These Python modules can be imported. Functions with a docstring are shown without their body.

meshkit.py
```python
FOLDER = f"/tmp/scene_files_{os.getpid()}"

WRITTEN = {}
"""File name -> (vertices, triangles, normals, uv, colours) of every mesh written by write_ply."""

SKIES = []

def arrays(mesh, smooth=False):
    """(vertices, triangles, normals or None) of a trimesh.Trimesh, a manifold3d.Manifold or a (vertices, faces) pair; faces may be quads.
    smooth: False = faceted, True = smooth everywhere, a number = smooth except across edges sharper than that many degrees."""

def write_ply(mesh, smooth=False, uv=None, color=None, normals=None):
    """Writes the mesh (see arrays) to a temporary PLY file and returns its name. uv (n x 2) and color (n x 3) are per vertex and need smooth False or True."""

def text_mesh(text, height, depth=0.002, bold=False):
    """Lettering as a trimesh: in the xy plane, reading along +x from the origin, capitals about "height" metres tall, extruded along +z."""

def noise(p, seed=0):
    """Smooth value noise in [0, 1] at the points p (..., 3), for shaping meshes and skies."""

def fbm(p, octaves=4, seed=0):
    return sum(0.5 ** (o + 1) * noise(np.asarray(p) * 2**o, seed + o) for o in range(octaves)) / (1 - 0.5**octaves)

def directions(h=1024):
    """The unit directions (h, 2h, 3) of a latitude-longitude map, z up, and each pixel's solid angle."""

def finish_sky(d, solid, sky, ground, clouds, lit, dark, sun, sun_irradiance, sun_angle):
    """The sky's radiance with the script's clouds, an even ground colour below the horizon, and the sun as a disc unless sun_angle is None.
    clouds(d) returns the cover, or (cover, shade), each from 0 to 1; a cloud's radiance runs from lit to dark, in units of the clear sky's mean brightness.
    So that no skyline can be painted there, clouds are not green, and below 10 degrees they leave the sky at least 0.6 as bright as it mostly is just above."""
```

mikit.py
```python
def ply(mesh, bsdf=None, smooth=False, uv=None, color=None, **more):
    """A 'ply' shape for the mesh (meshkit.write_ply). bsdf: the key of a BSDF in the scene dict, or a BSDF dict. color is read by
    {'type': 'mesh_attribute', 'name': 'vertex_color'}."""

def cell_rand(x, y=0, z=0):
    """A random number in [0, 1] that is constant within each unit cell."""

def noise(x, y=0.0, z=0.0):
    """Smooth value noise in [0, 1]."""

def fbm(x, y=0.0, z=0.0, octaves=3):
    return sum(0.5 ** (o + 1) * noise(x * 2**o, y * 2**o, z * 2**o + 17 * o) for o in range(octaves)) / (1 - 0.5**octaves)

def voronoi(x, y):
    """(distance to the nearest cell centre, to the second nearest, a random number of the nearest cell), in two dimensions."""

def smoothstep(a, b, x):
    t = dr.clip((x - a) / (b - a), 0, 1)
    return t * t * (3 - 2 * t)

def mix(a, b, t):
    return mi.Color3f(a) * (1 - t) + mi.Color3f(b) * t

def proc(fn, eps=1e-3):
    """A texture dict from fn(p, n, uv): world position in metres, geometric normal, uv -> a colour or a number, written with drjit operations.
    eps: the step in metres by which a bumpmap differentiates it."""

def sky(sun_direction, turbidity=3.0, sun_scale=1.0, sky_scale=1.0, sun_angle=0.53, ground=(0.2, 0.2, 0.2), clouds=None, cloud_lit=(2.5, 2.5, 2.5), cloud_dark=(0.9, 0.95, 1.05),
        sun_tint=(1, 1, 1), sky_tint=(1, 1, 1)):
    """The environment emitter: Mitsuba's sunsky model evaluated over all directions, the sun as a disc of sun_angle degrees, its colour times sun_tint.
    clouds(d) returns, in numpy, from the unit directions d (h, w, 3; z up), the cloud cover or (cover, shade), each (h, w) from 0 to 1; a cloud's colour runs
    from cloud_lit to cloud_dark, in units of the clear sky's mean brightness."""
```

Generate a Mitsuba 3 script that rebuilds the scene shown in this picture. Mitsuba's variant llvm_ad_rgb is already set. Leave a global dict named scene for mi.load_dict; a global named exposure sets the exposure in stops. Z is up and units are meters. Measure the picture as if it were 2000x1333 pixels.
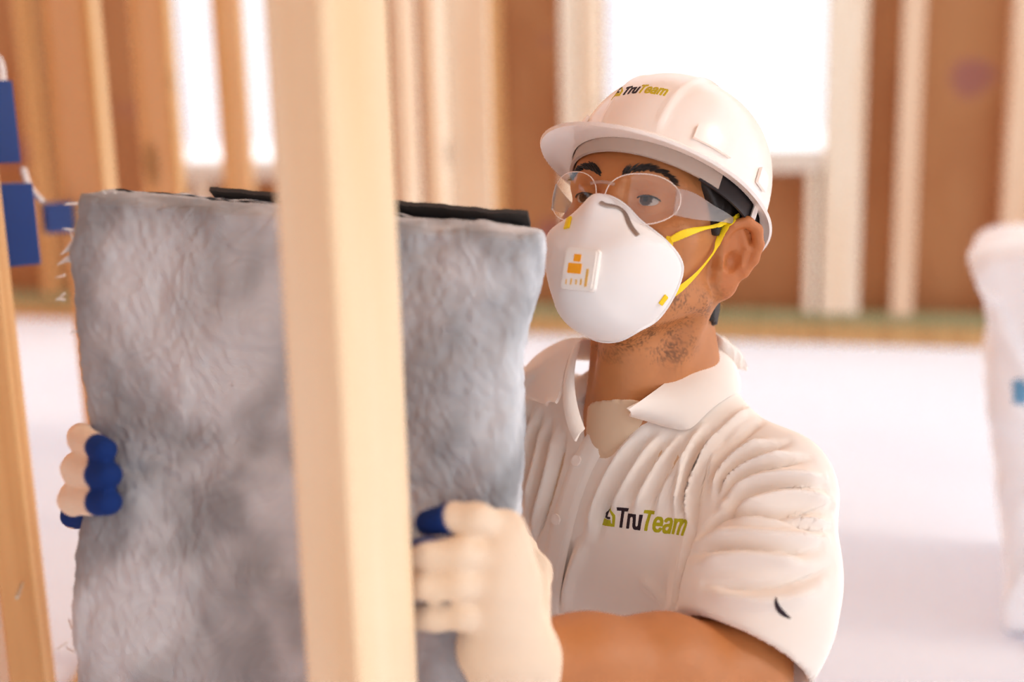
import math, random
import numpy as np, trimesh, mitsuba as mi, mikit, meshkit
import drjit as dr
from mikit import proc, noise, fbm, smoothstep, mix
from scipy.spatial import cKDTree
from scipy.spatial.transform import Rotation as Ro
from scipy.interpolate import splprep, splev
from shapely.geometry import Polygon, Point, box as sbox
from shapely import affinity
from scipy.sparse import coo_matrix

random.seed(3); rng = np.random.default_rng(11)
T = mi.ScalarTransform4f
scene, labels = {}, {}

# ------------------------------------------------------------------ camera
FPX = 2100.0
EYE = np.array([0, 0, 0.95])
PITCH, ROLL = math.radians(10.75), math.asin(0.025)
FW = np.array([0, math.cos(PITCH), -math.sin(PITCH)])
_r, _u = np.array([1., 0, 0]), np.array([0, math.sin(PITCH), math.cos(PITCH)])
RT = _r * math.cos(ROLL) - _u * math.sin(ROLL)
UP = _u * math.cos(ROLL) + _r * math.sin(ROLL)
scene['camera'] = {'type': 'thinlens', 'fov': math.degrees(2 * math.atan(1000 / FPX)), 'fov_axis': 'x',
                   'aperture_radius': 0.0112, 'focus_distance': 1.0, 'near_clip': 0.05, 'far_clip': 6000.0,
                   'to_world': T().look_at(origin=EYE.tolist(), target=(EYE + FW).tolist(), up=UP.tolist())}

# ------------------------------------------------------------------ light
exposure = 2.85
scene['sky'] = mikit.sky((0.80, -0.22, 0.58), turbidity=5, sun_scale=0.09, sun_angle=14, sun_tint=(0.92, 1.0, 1.16), sky_scale=1.0, ground=(0.45, 0.43, 0.4),
                         clouds=lambda d: (np.ones(d.shape[:2]), 0.25 * meshkit.fbm(d * 3.0, 3)),
                         cloud_lit=(1.5, 1.54, 1.64), cloud_dark=(1.25, 1.28, 1.37))


def P(px, py, d):
    """A point of the room: d metres ahead of the camera, on the line of sight through a point of the frame."""
    return EYE + d * (FW + (px - 1000) / FPX * RT - (py - 666.5) / FPX * UP)


def PP(*pts):
    return np.array([P(*q) for q in pts])


# ------------------------------------------------------------------ registry
def numbered(key):
    if key not in labels and key not in scene and not any(k.startswith(key + '__') for k in scene):
        return key
    i = 1
    while True:
        k = f'{key}_{i:03d}'
        if k not in labels and k not in scene and not any(q.startswith(k + '__') for q in scene):
            return k
        i += 1


def put(name, mesh, mat, parent=None, label=None, cat=None, group=None, kind=None, smooth=False, color=None, uv=None):
    key = numbered(parent + '__' + name if parent else name)
    scene[key] = mikit.ply(mesh, mat, smooth=smooth, color=color, uv=uv)
    say(key, label, cat, group, kind)
    return key


def say(key, label=None, cat=None, group=None, kind=None):
    d = {k: v for k, v in dict(label=label, category=cat, group=group, kind=kind).items() if v}
    if d:
        labels[key] = {**labels.get(key, {}), **d}


def thing(name, label, cat, group=None, kind=None):
    key = numbered(name)
    labels[key] = {}
    say(key, label, cat, group, kind)
    return key


# ------------------------------------------------------------------ mesh helpers
def join(*ms):
    return trimesh.util.concatenate([m for m in ms])


def bevel_box(sx, sy, sz, b=0.003):
    """A box centred at the origin with chamfered edges."""
    hx, hy, hz = sx / 2, sy / 2, sz / 2
    b = min(b, 0.45 * min(sx, sy, sz))
    pts = []
    for i in (-1, 1):
        for j in (-1, 1):
            for k in (-1, 1):
                pts += [(i * (hx - b), j * (hy - b), k * hz), (i * (hx - b), j * hy, k * (hz - b)), (i * hx, j * (hy - b), k * (hz - b))]
    return trimesh.convex.convex_hull(np.array(pts))


def frame(c, ex, ey, ez):
    m = np.eye(4)
    m[:3, 0], m[:3, 1], m[:3, 2], m[:3, 3] = ex, ey, ez, c
    return m


def placed(m, mat):
    m = m.copy(); m.apply_transform(mat); return m


def spline(pts, n, closed=False):
    pts = np.asarray(pts, float)
    if closed:
        pts = np.vstack([pts, pts[:1]])
    k = min(3, len(pts) - 1)
    tck, _ = splprep(pts.T, s=0, k=k, per=closed)
    return np.array(splev(np.linspace(0, 1, n, endpoint=not closed), tck)).T


def ribbon_tube(pts, ra, rb=None, nrm=None, sides=10, closed=False, taper=None):
    """A tube of elliptic section along pts; ra across, rb along the guide normals nrm."""
    pts = np.asarray(pts, float); n = len(pts)
    rb = ra if rb is None else rb
    t = (np.roll(pts, -1, 0) - np.roll(pts, 1, 0)) if closed else np.gradient(pts, axis=0)
    t /= np.linalg.norm(t, axis=1, keepdims=True)
    if nrm is None:
        g = np.array([0.3, 0.2, 1.0]); nrm = np.tile(g, (n, 1))
    nrm = np.broadcast_to(nrm, pts.shape)
    b = np.cross(t, nrm); b /= np.linalg.norm(b, axis=1, keepdims=True)
    m = np.cross(b, t)
    a = np.arange(sides) / sides * 2 * np.pi
    k = np.ones(n) if taper is None else np.asarray(taper)
    ra = np.broadcast_to(ra, n) * k; rb = np.broadcast_to(rb, n) * k
    v = pts[:, None] + (np.cos(a)[None, :, None] * b[:, None] * ra[:, None, None] + np.sin(a)[None, :, None] * m[:, None] * rb[:, None, None])
    f = []
    rows = n if closed else n - 1
    for i in range(rows):
        for j in range(sides):
            p, q = i * sides, ((i + 1) % n) * sides
            j2 = (j + 1) % sides
            f += [(p + j, q + j, q + j2), (p + j, q + j2, p + j2)]
    v = v.reshape(-1, 3)
    if not closed:
        v = np.vstack([v, pts[:1], pts[-1:]])
        for j in range(sides):
            f += [(len(v) - 2, j, (j + 1) % sides), (len(v) - 1, (n - 1) * sides + (j + 1) % sides, (n - 1) * sides + j)]
    m_ = trimesh.Trimesh(v, f, process=False)
    if m_.volume < 0:
        m_.invert()
    return m_


def grid_faces(nu, nv, wrap=False):
    i, j = np.meshgrid(np.arange(nu if wrap else nu - 1), np.arange(nv - 1), indexing='ij')
    a = i * nv + j; b = ((i + 1) % nu) * nv + j
    return np.vstack([np.stack([a, b, b + 1], -1).reshape(-1, 3), np.stack([a, b + 1, a + 1], -1).reshape(-1, 3)])


def thick_sheet(V, th, closed_u=False, flip=False):
    """A solid from a grid of points V (nu, nv, 3), thickened by th against its normals."""
    nu, nv = V.shape[:2]
    f = grid_faces(nu, nv, closed_u)
    m = trimesh.Trimesh(V.reshape(-1, 3), f, process=False)
    n = np.array(m.vertex_normals) * (-1 if flip else 1)
    v2 = V.reshape(-1, 3) - n * th
    k = nu * nv
    F = [f[:, ::-1] if flip else f, (f if flip else f[:, ::-1]) + k]
    rim = []
    def edge(ids):
        for a, b in zip(ids[:-1], ids[1:]):
            rim.append((a, b, b + k)); rim.append((a, b + k, a + k))
    idx = np.arange(k).reshape(nu, nv)
    us = list(range(nu)) + ([0] if closed_u else [])
    edge([idx[u, 0] for u in us][::-1] if not flip else [idx[u, 0] for u in us])
    edge([idx[u, nv - 1] for u in us] if not flip else [idx[u, nv - 1] for u in us][::-1])
    if not closed_u:
        edge(list(idx[0]) if not flip else list(idx[0][::-1])); edge(list(idx[-1][::-1]) if not flip else list(idx[-1]))
    return trimesh.Trimesh(np.vstack([m.vertices, v2]), np.vstack(F + [np.array(rim)]), process=False)


# ---- distance fields and their surfaces
def ell(p, c, r, Rm=None):
    q = p - np.asarray(c, p.dtype)
    if Rm is not None:
        q = q @ np.asarray(Rm, p.dtype)
    r = np.asarray(r, p.dtype)
    k0 = np.sqrt(((q / r) ** 2).sum(1)) + 1e-9
    k1 = np.sqrt(((q / r ** 2) ** 2).sum(1)) + 1e-9
    return k0 * (k0 - 1) / k1


def cap(p, a, b, ra, rb=None):
    rb = ra if rb is None else rb
    a, b = np.asarray(a, p.dtype), np.asarray(b, p.dtype)
    ba = b - a; pa = p - a
    h = np.clip(pa @ ba / (ba @ ba + 1e-12), 0, 1)
    return np.linalg.norm(pa - h[:, None] * ba, axis=1) - (ra + (rb - ra) * h)


def smin(a, b, k):
    h = np.clip(0.5 + 0.5 * (b - a) / k, 0, 1)
    return b * (1 - h) + a * h - k * h * (1 - h)


def smax(a, b, k):
    return -smin(-a, -b, k)


def chain(p, pts, rs, k=None):
    d = None
    for i in range(len(pts) - 1):
        e = cap(p, pts[i], pts[i + 1], rs[i], rs[i + 1])
        d = e if d is None else (np.minimum(d, e) if k is None else smin(d, e, k))
    return d


def surface(f, lo, hi, h, xs=None, ys=None, zs=None, B=8):
    """The zero set of f in the box as a mesh: surface nets on the blocks of a (possibly uneven) grid that the surface crosses."""
    ax = []
    for k, g in enumerate((xs, ys, zs)):
        if g is None:
            n = int(math.ceil((hi[k] - lo[k]) / h / B)) * B + 1
            g = lo[k] + h * np.arange(n)
        else:
            extra = (-(len(g) - 1)) % B
            if extra:
                g = np.concatenate([g, g[-1] + (g[-1] - g[-2]) * np.arange(1, extra + 1)])
        ax.append(np.asarray(g, np.float32))
    n = [len(a) for a in ax]; nb = [(m - 1) // B for m in n]
    bi = np.stack(np.meshgrid(*[np.arange(m) for m in nb], indexing='ij'), -1).reshape(-1, 3)
    c0 = np.stack([ax[k][bi[:, k] * B] for k in range(3)], 1); c1 = np.stack([ax[k][bi[:, k] * B + B] for k in range(3)], 1)
    near = np.abs(f((c0 + c1) / 2)) < np.linalg.norm(c1 - c0, axis=1) * 0.5 * 2.0
    bi = bi[near]
    loc = np.arange(B + 1)
    gi = bi[:, :, None] * B + loc[None, None, :]
    X = ax[0][gi[:, 0]]; Y = ax[1][gi[:, 1]]; Z = ax[2][gi[:, 2]]
    m = len(bi)
    shp = (m, B + 1, B + 1, B + 1)
    pts = np.stack([np.broadcast_to(X[:, :, None, None], shp), np.broadcast_to(Y[:, None, :, None], shp), np.broadcast_to(Z[:, None, None, :], shp)], -1).reshape(-1, 3)
    val = np.concatenate([f(q) for q in np.array_split(pts, max(1, len(pts) // 1500000))]).reshape(shp)
    pts = pts.reshape(*shp, 3)
    corner = [(i, j, k) for i in (0, 1) for j in (0, 1) for k in (0, 1)]
    cv = np.stack([val[:, i:i + B, j:j + B, k:k + B] for i, j, k in corner], -1)
    inside = cv < 0
    act = inside.any(-1) & ~inside.all(-1)
    ib, ii, jj, kk = np.nonzero(act)
    cvals = cv[act]
    cpos = np.stack([pts[ib, ii + i, jj + j, kk + k] for i, j, k in corner], 1)
    acc = np.zeros((len(ib), 3)); cnt = np.zeros(len(ib))
    for a in range(8):
        for b in range(a + 1, 8):
            if sum(x != y for x, y in zip(corner[a], corner[b])) != 1:
                continue
            va, vb = cvals[:, a], cvals[:, b]
            x = (va < 0) != (vb < 0)
            t = va / np.where(x, va - vb, 1)
            acc[x] += cpos[x, a] + (cpos[x, b] - cpos[x, a]) * t[x, None]; cnt[x] += 1
    verts = acc / cnt[:, None]
    N1, N2 = n[1], n[2]
    g = bi[ib] * B + np.stack([ii, jj, kk], 1)
    key = (g[:, 0].astype(np.int64) * N1 + g[:, 1]) * N2 + g[:, 2]
    order = np.argsort(key); skey = key[order]
    faces = []
    step = [N1 * N2, N2, 1]
    for a in range(3):
        o1, o2 = [(1, 2), (2, 0), (0, 1)][a]
        e = [0, 0, 0]; e[a] = 1
        ci = corner.index(tuple(e))
        x = inside[act][:, 0] != inside[act][:, ci]
        k0 = key[x]; up = inside[act][x, 0]
        ids = []
        ok = np.ones(len(k0), bool)
        for s1, s2 in ((0, 0), (1, 0), (1, 1), (0, 1)):
            kk_ = k0 - s1 * step[o1] - s2 * step[o2]
            pos = np.clip(np.searchsorted(skey, kk_), 0, len(skey) - 1)
            ok &= skey[pos] == kk_
            ids.append(order[pos])
        q = np.stack(ids, 1)[ok]; u = up[ok]
        q[~u] = q[~u][:, ::-1]
        faces.append(np.vstack([q[:, [0, 1, 2]], q[:, [0, 2, 3]]]))
    F = np.vstack(faces)
    me = trimesh.Trimesh(verts, F, process=False)
    if me.volume < 0:
        me.invert()
    return me


def soften(me, it=6):
    e = me.edges_unique; n = len(me.vertices)
    A = coo_matrix((np.ones(2 * len(e)), (np.r_[e[:, 0], e[:, 1]], np.r_[e[:, 1], e[:, 0]])), shape=(n, n)).tocsr()
    w = np.maximum(np.asarray(A.sum(1)).ravel(), 1)[:, None]
    v = np.array(me.vertices)
    for k in range(it):
        v = v + (0.5 if k % 2 == 0 else -0.5) * (A @ v / w - v)
    me.vertices = v
    return me


# ------------------------------------------------------------------ materials
def rough(name, color, roughness=0.7, spec=0.3, **more):
    scene[name] = {'type': 'twosided', 'bsdf': {'type': 'principled', 'base_color': color if isinstance(color, dict) else {'type': 'rgb', 'value': list(color)}, 'roughness': roughness, 'specular': spec, **more}}
    return name


def bumped(name, color, bump, scale, roughness=0.8, spec=0.2, eps=1e-3, **more):
    scene[name] = {'type': 'twosided', 'bsdf': {'type': 'bumpmap', 'arbitrary': proc(bump, eps), 'scale': scale,
                   'bsdf': {'type': 'principled', 'base_color': color if isinstance(color, dict) else {'type': 'rgb', 'value': list(color)}, 'roughness': roughness, 'specular': spec, **more}}}
    return name


VC = {'type': 'mesh_attribute', 'name': 'vertex_color'}


def wood(light, dark, seed, fx=34.0):
    """Sawn softwood: grain lines that run up the board, with slow drift and some knots."""
    def fn(p, n, uv):
        w = fbm(p.x * 9 + seed, p.y * 9, p.z * 0.9, 2)
        g = noise(p.x * fx + w * 5.0 + seed, p.y * fx + w * 5.0, p.z * 0.8)
        fine = noise(p.x * 260 + seed, p.y * 260, p.z * 6.0)
        kx = noise(p.x * 14 + seed * 3.1, p.y * 14, p.z * 5.5)
        c = mix(light, dark, smoothstep(0.35, 0.8, g) * 0.75 + 0.25 * fine)
        return mix(c, [v * 0.42 for v in dark], smoothstep(0.86, 0.96, kx) * 0.7)
    return proc(fn)


rough('pine_pale', wood((0.86, 0.70, 0.50), (0.80, 0.55, 0.31), 1.0, 26), 0.6, 0.3)
rough('pine_warm', wood((0.88, 0.58, 0.31), (0.78, 0.45, 0.18), 4.0), 0.65, 0.25)
rough('pine_amber', wood((0.78, 0.47, 0.21), (0.62, 0.31, 0.11), 7.0), 0.65, 0.25)
rough('pine_cream', wood((0.88, 0.76, 0.60), (0.84, 0.62, 0.42), 12.0), 0.65, 0.25)
rough('pine_rose', wood((0.80, 0.58, 0.40), (0.74, 0.47, 0.29), 21.0), 0.65, 0.25)
rough('plate_wood', wood((0.62, 0.38, 0.16), (0.50, 0.28, 0.11), 15.0), 0.7, 0.2)
rough('treated_wood', wood((0.36, 0.32, 0.17), (0.26, 0.25, 0.12), 17.0), 0.75, 0.2)


def sheathing(a, b, c, seed):
    def fn(p, n, uv):
        s = p.x * 0.95 - p.y * 0.3
        w = fbm(s * 3 + seed, p.z * 2.2, 0.0, 3)
        g = noise(s * 14 + w * 4, p.z * 1.6 + seed, 3.0)
        k = noise(s * 4.3 + seed * 2, p.z * 4.3, 9.0)
        col = mix(mix(a, b, smoothstep(0.3, 0.7, w)), c, 0.35 * g)
        return mix(col, (0.33, 0.13, 0.12), smoothstep(0.74, 0.90, k) * 0.8)
    return proc(fn)


rough('plywood', sheathing((0.45, 0.205, 0.085), (0.38, 0.15, 0.058), (0.50, 0.26, 0.125), 2.0), 0.8, 0.15)
rough('bounce_board', sheathing((0.80, 0.42, 0.16), (0.74, 0.36, 0.12), (0.82, 0.48, 0.22), 3.0), 0.8, 0.15)  # board colour saturated to throw warm bounce from the unseen walls and deck


def fn_floor(p, n, uv):
    w = fbm(p.x * 1.3, p.y * 1.3, 0.0, 3)
    s = noise(p.x * 60, p.y * 60, 1.0)
    return mix((0.84, 0.86, 0.92), (0.78, 0.80, 0.87), smoothstep(0.3, 0.75, w) * 0.8 + 0.2 * s)


rough('slab', proc(fn_floor), 0.75, 0.2)
rough('earth', (0.90, 0.89, 0.88), 0.95, 0.1)
rough('sill_paint', (0.74, 0.63, 0.52), 0.6, 0.3)
rough('wrap_white', (0.95, 0.96, 0.98), 0.32, 0.5)
rough('wrap_print', (0.10, 0.30, 0.50), 0.4, 0.5)
rough('box_blue', (0.008, 0.045, 0.24), 0.38, 0.5)
rough('box_blue_dark', (0.006, 0.03, 0.15), 0.45, 0.4)
rough('cable_white', (0.90, 0.86, 0.83), 0.5, 0.4)
rough('nail_steel', (0.62, 0.54, 0.42), 0.35, 0.5, metallic=0.8)


def fn_batt(p, n, uv):
    w = fbm(p.x * 17 + 3, p.y * 17, p.z * 11 + 1.5 * noise(p.x * 8, p.y * 8, p.z * 8), 3)
    f = noise(p.x * 240 + 40 * noise(p.z * 26, p.x * 20, 0), p.y * 240, p.z * 70)
    return mix((0.25, 0.258, 0.272), (0.57, 0.59, 0.62), smoothstep(0.28, 0.68, w) * 0.85 + 0.15 * f)


def fn_batt_b(p, n, uv):
    return fbm(p.x * 120 + 9 * noise(p.z * 20, p.x * 20, 0), p.y * 120, p.z * 46, 3)


bumped('batt_fibre', proc(fn_batt), fn_batt_b, 0.002, 0.95, 0.05)
rough('batt_facing', (0.055, 0.05, 0.048), 0.8, 0.2)
rough('batt_fringe', (0.80, 0.77, 0.74), 0.9, 0.1)


def fn_skin_b(p, n, uv):
    return 0.6 * fbm(p.x * 420, p.y * 420, p.z * 420, 2) + 0.4 * noise(p.x * 1500, p.y * 1500, p.z * 1500)


bumped('skin', VC, fn_skin_b, 0.0005, 0.42, 0.4, eps=3e-4)


def fn_knit_b(p, n, uv):
    return 0.5 + 0.25 * (dr.sin(p.x * 2600 + p.y * 900) * dr.sin(p.z * 2600)) + 0.2 * noise(p.x * 300, p.y * 300, p.z * 300)


bumped('polo_knit', (0.82, 0.75, 0.685), fn_knit_b, 0.00025, 0.85, 0.15, eps=2e-4, sheen=0.3)
rough('tee_cotton', (0.66, 0.48, 0.33), 0.9, 0.1)
rough('trouser_cloth', (0.12, 0.13, 0.17), 0.9, 0.1)
rough('logo_dark', (0.028, 0.016, 0.022), 0.7, 0.2)
rough('logo_lime', (0.40, 0.38, 0.015), 0.7, 0.2)
rough('logo_gold', (0.52, 0.40, 0.02), 0.6, 0.3)
rough('button_resin', (0.85, 0.78, 0.72), 0.35, 0.5)
rough('shell_white', (0.87, 0.80, 0.745), 0.24, 0.5)
rough('strap_black', (0.022, 0.018, 0.020), 0.45, 0.4)
rough('sweatband', (0.52, 0.43, 0.37), 0.8, 0.2)
rough('mask_white', (0.82, 0.79, 0.77), 0.8, 0.15)
rough('valve_white', (0.86, 0.82, 0.77), 0.4, 0.4)
rough('print_orange', (0.88, 0.36, 0.015), 0.6, 0.3)
rough('print_ochre', (0.70, 0.42, 0.10), 0.6, 0.3)
rough('clip_metal', (0.36, 0.29, 0.25), 0.4, 0.5, metallic=0.7)
rough('strap_yellow', (0.86, 0.60, 0.01), 0.5, 0.3)
rough('hair', (0.018, 0.012, 0.010), 0.5, 0.4)
rough('eye_white', VC, 0.3, 0.25)
rough('glove_knit', VC, 0.85, 0.15)
rough('glove_rubber', (0.012, 0.045, 0.22), 0.5, 0.4)
scene['lens_clear'] = {'type': 'thindielectric', 'int_ior': 1.35}
rough('lens_edge', (0.85, 0.76, 0.70), 0.25, 0.6, spec_trans=0.0)
scene['temple_clear'] = {'type': 'principled', 'base_color': {'type': 'rgb', 'value': [0.96, 0.88, 0.83]}, 'roughness': 0.2, 'spec_trans': 0.8, 'eta': 1.2}
scene['pane_glass'] = {'type': 'thindielectric'}

# ------------------------------------------------------------------ the setting
_fl = trimesh.creation.extrude_polygon(Polygon([(-6, -3.2), (6.5, -3.2), (6.5, 3.30), (-6, 7.285)]), 0.2)
put('floor', placed(_fl, trimesh.transformations.translation_matrix([0, 0, -0.2])), 'slab', kind='structure', label='pale bright concrete floor slab of the unfinished room')
put('ground', placed(trimesh.creation.box((6000, 6000, 0.2)), trimesh.transformations.translation_matrix([0, 0, -0.32])), 'earth', kind='structure', label='pale bare ground outside the building')

WA = np.array([-2.752, 6.089]); WB = np.array([2.0, 4.574])      # foot of the back wall
WU = (WB - WA) / np.linalg.norm(WB - WA); WN = np.array([WU[1], -WU[0]])   # along the wall; towards the room
if WN[1] > 0:
    WN = -WN


def wall_u(px, py, off=0.0):
    """Along-wall distance and height of the point of the back wall plane seen at a point of the frame."""
    v = FW + (px - 1000) / FPX * RT - (py - 666.5) / FPX * UP
    o = WA + WN * off
    t = ((o - EYE[:2]) @ WN) / (v[:2] @ WN)
    q = EYE + t * v
    return (q[:2] - WA) @ WU, q[2]


def wall_box(u0, u1, z0, z1, t0, t1, b=0.002):
    """A board on the back wall: u along it, t its distance into the room from the wall's inner face."""
    m = bevel_box(u1 - u0, abs(t1 - t0), z1 - z0, b)
    c = WA + WU * (u0 + u1) / 2 + WN * (t0 + t1) / 2
    return placed(m, frame([c[0], c[1], (z0 + z1) / 2], [WU[0], WU[1], 0], [-WN[0], -WN[1], 0], [0, 0, 1]))


DEP = 0.14                      # stud depth, sheathing behind at t in (-DEP-0.012, -DEP)
wall = thing('wall_back', 'unfinished back wall of open wood studs over plywood sheathing', None, kind='structure')
zs_ = wall_u(1400, 297)[1]
wl0, wl1 = wall_u(322, 200)[0], wall_u(560, 200)[0]
wr0, wr1 = wall_u(1172, 200)[0], wall_u(1609, 200)[0]
U0, U1, TOP = -1.6, 7.4, 2.5
ZH = 2.15                       # head of the openings
for a, b, z0, z1, mat in ((U0, wl0, 0.02, TOP, 'plywood'), (wl0, wl1, 0.02, zs_ - 0.05, 'plywood'), (wl1, wr0 - 0.25, 0.02, TOP, 'plywood'), (wr0 - 0.25, wr0, 0.02, TOP, 'plywood'),
                          (wr0, wr1, 0.02, zs_ - 0.05, 'plywood'), (wr1, wr1 + 0.95, 0.02, TOP, 'plywood'), (wr1 + 0.955, U1, 0.02, TOP, 'plywood'),
                          (wl0, wl1, ZH, TOP, 'plywood'), (wr0, wr1, ZH, TOP, 'plywood')):
    put('sheathing_panel', wall_box(a, b, z0, z1, -DEP - 0.014, -DEP), mat, wall)
put('sole_plate', wall_box(U0, U1, 0.0, 0.085, -DEP, 0.012), 'plate_wood', wall, label='brown bottom plate along the floor')
put('treated_plate', wall_box(U0, U1, 0.086, 0.135, -DEP, 0.0), 'treated_wood', wall, label='greenish treated plate above the brown one')
put('top_plate', wall_box(U0, U1, TOP - 0.08, TOP, -DEP, 0.0), 'pine_warm', wall)


def wall_stud(px, py, w, mat, z0=0.137, z1=TOP - 0.082, dep=DEP, du=0.0):
    u = wall_u(px, py)[0] + du
    put('stud', wall_box(u - w / 2, u + w / 2, z0, z1, -DEP + 0.001, -DEP + dep), mat, wall)


for px, w, mat in ((1113, 0.080, 'pine_cream'), (1150, 0.080, 'pine_cream'), (1628, 0.075, 'pine_cream'), (1667, 0.09, 'pine_cream'), (1777, 0.085, 'pine_rose'), (1996, 0.10, 'pine_rose'),
                   (60, 0.06, 'pine_amber'), (300, 0.07, 'pine_warm'), (700, 0.07, 'pine_warm'), (960, 0.05, 'pine_amber'), (2120, 0.08, 'pine_warm')):
    wall_stud(px, 250, w, mat)
wall_stud(1584, 450, 0.045, 'pine_cream', z1=zs_ - 0.096)
wall_stud(1380, 450, 0.06, 'pine_warm', z1=zs_ - 0.096)
wall_stud(385, 360, 0.05, 'pine_cream', z1=zs_ - 0.096)
for n_, (a, b) in enumerate(((wl0, wl1), (wr0, wr1))):
    w_ = thing(f'window_{n_ + 1}', ('tall window opening behind the studs on the left, bright with daylight', 'wide window opening behind the hard hat, bright with daylight')[n_], None, kind='structure')
    put('sill', wall_box(a + 0.002, b - 0.002, zs_ - 0.094, zs_, -DEP - 0.02, 0.01), 'sill_paint', w_, label='pale window sill board')
    put('pane', wall_box(a + 0.004, b - 0.004, zs_ + 0.002, ZH - 0.002, -DEP - 0.012, -DEP - 0.008, 0.0005), 'pane_glass', w_, label='clear glass pane')
    put('header', wall_box(a + 0.002, b - 0.002, ZH, TOP - 0.084, -DEP + 0.002, -0.01), 'pine_warm', w_)

# walls and deck added beyond the frame to block sky and bounce warm light
put('added_wall_left', placed(trimesh.creation.box((0.02, 9.5, 2.5)), trimesh.transformations.translation_matrix([-4.2, 2.0, 1.25])), 'bounce_board', kind='structure', label='added unseen side wall left of the frame, for warm bounce')
put('added_ceiling', placed(trimesh.creation.box((6.0, 3.6, 0.03)), trimesh.transformations.translation_matrix([-1.2, 0.6, 2.62])), 'bounce_board', kind='structure', label='added unseen deck overhead, sized to block sky and bounce warm light')
put('added_wall_near', placed(trimesh.creation.box((3.3, 0.02, 2.6)), trimesh.transformations.translation_matrix([-2.55, -1.2, 1.3])), 'bounce_board', kind='structure', label='added unseen wall behind the camera, sized to limit the front light')


# ------------------------------------------------------------------ studs near the camera
def upright(px, py, d, w, dep, yaw, mat, label, z1=2.44, group=None, z0=0.04):
    """A stud whose front face (w wide) is centred on the given point; yaw in degrees turns its right side to the camera."""
    c = P(px, py, d)
    a = math.radians(yaw)
    ex, nf = np.array([math.cos(a), -math.sin(a), 0]), np.array([-math.sin(a), -math.cos(a), 0])
    cc = np.array([c[0], c[1], (z0 + z1) / 2]) - nf * dep / 2
    m = placed(bevel_box(w, dep, z1 - z0, 0.0025), frame(cc, ex, -nf, [0, 0, 1]))
    return m, ex, nf, cc


def lone_stud(name, label, mat, *a, group=None, smooth=False, **k):
    m, ex, nf, cc = upright(*a, mat, label, **k)
    key = thing(name, label, 'stud', 'upright studs standing in the room')
    put('board', m, mat, key)
    return key, ex, nf, cc


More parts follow.
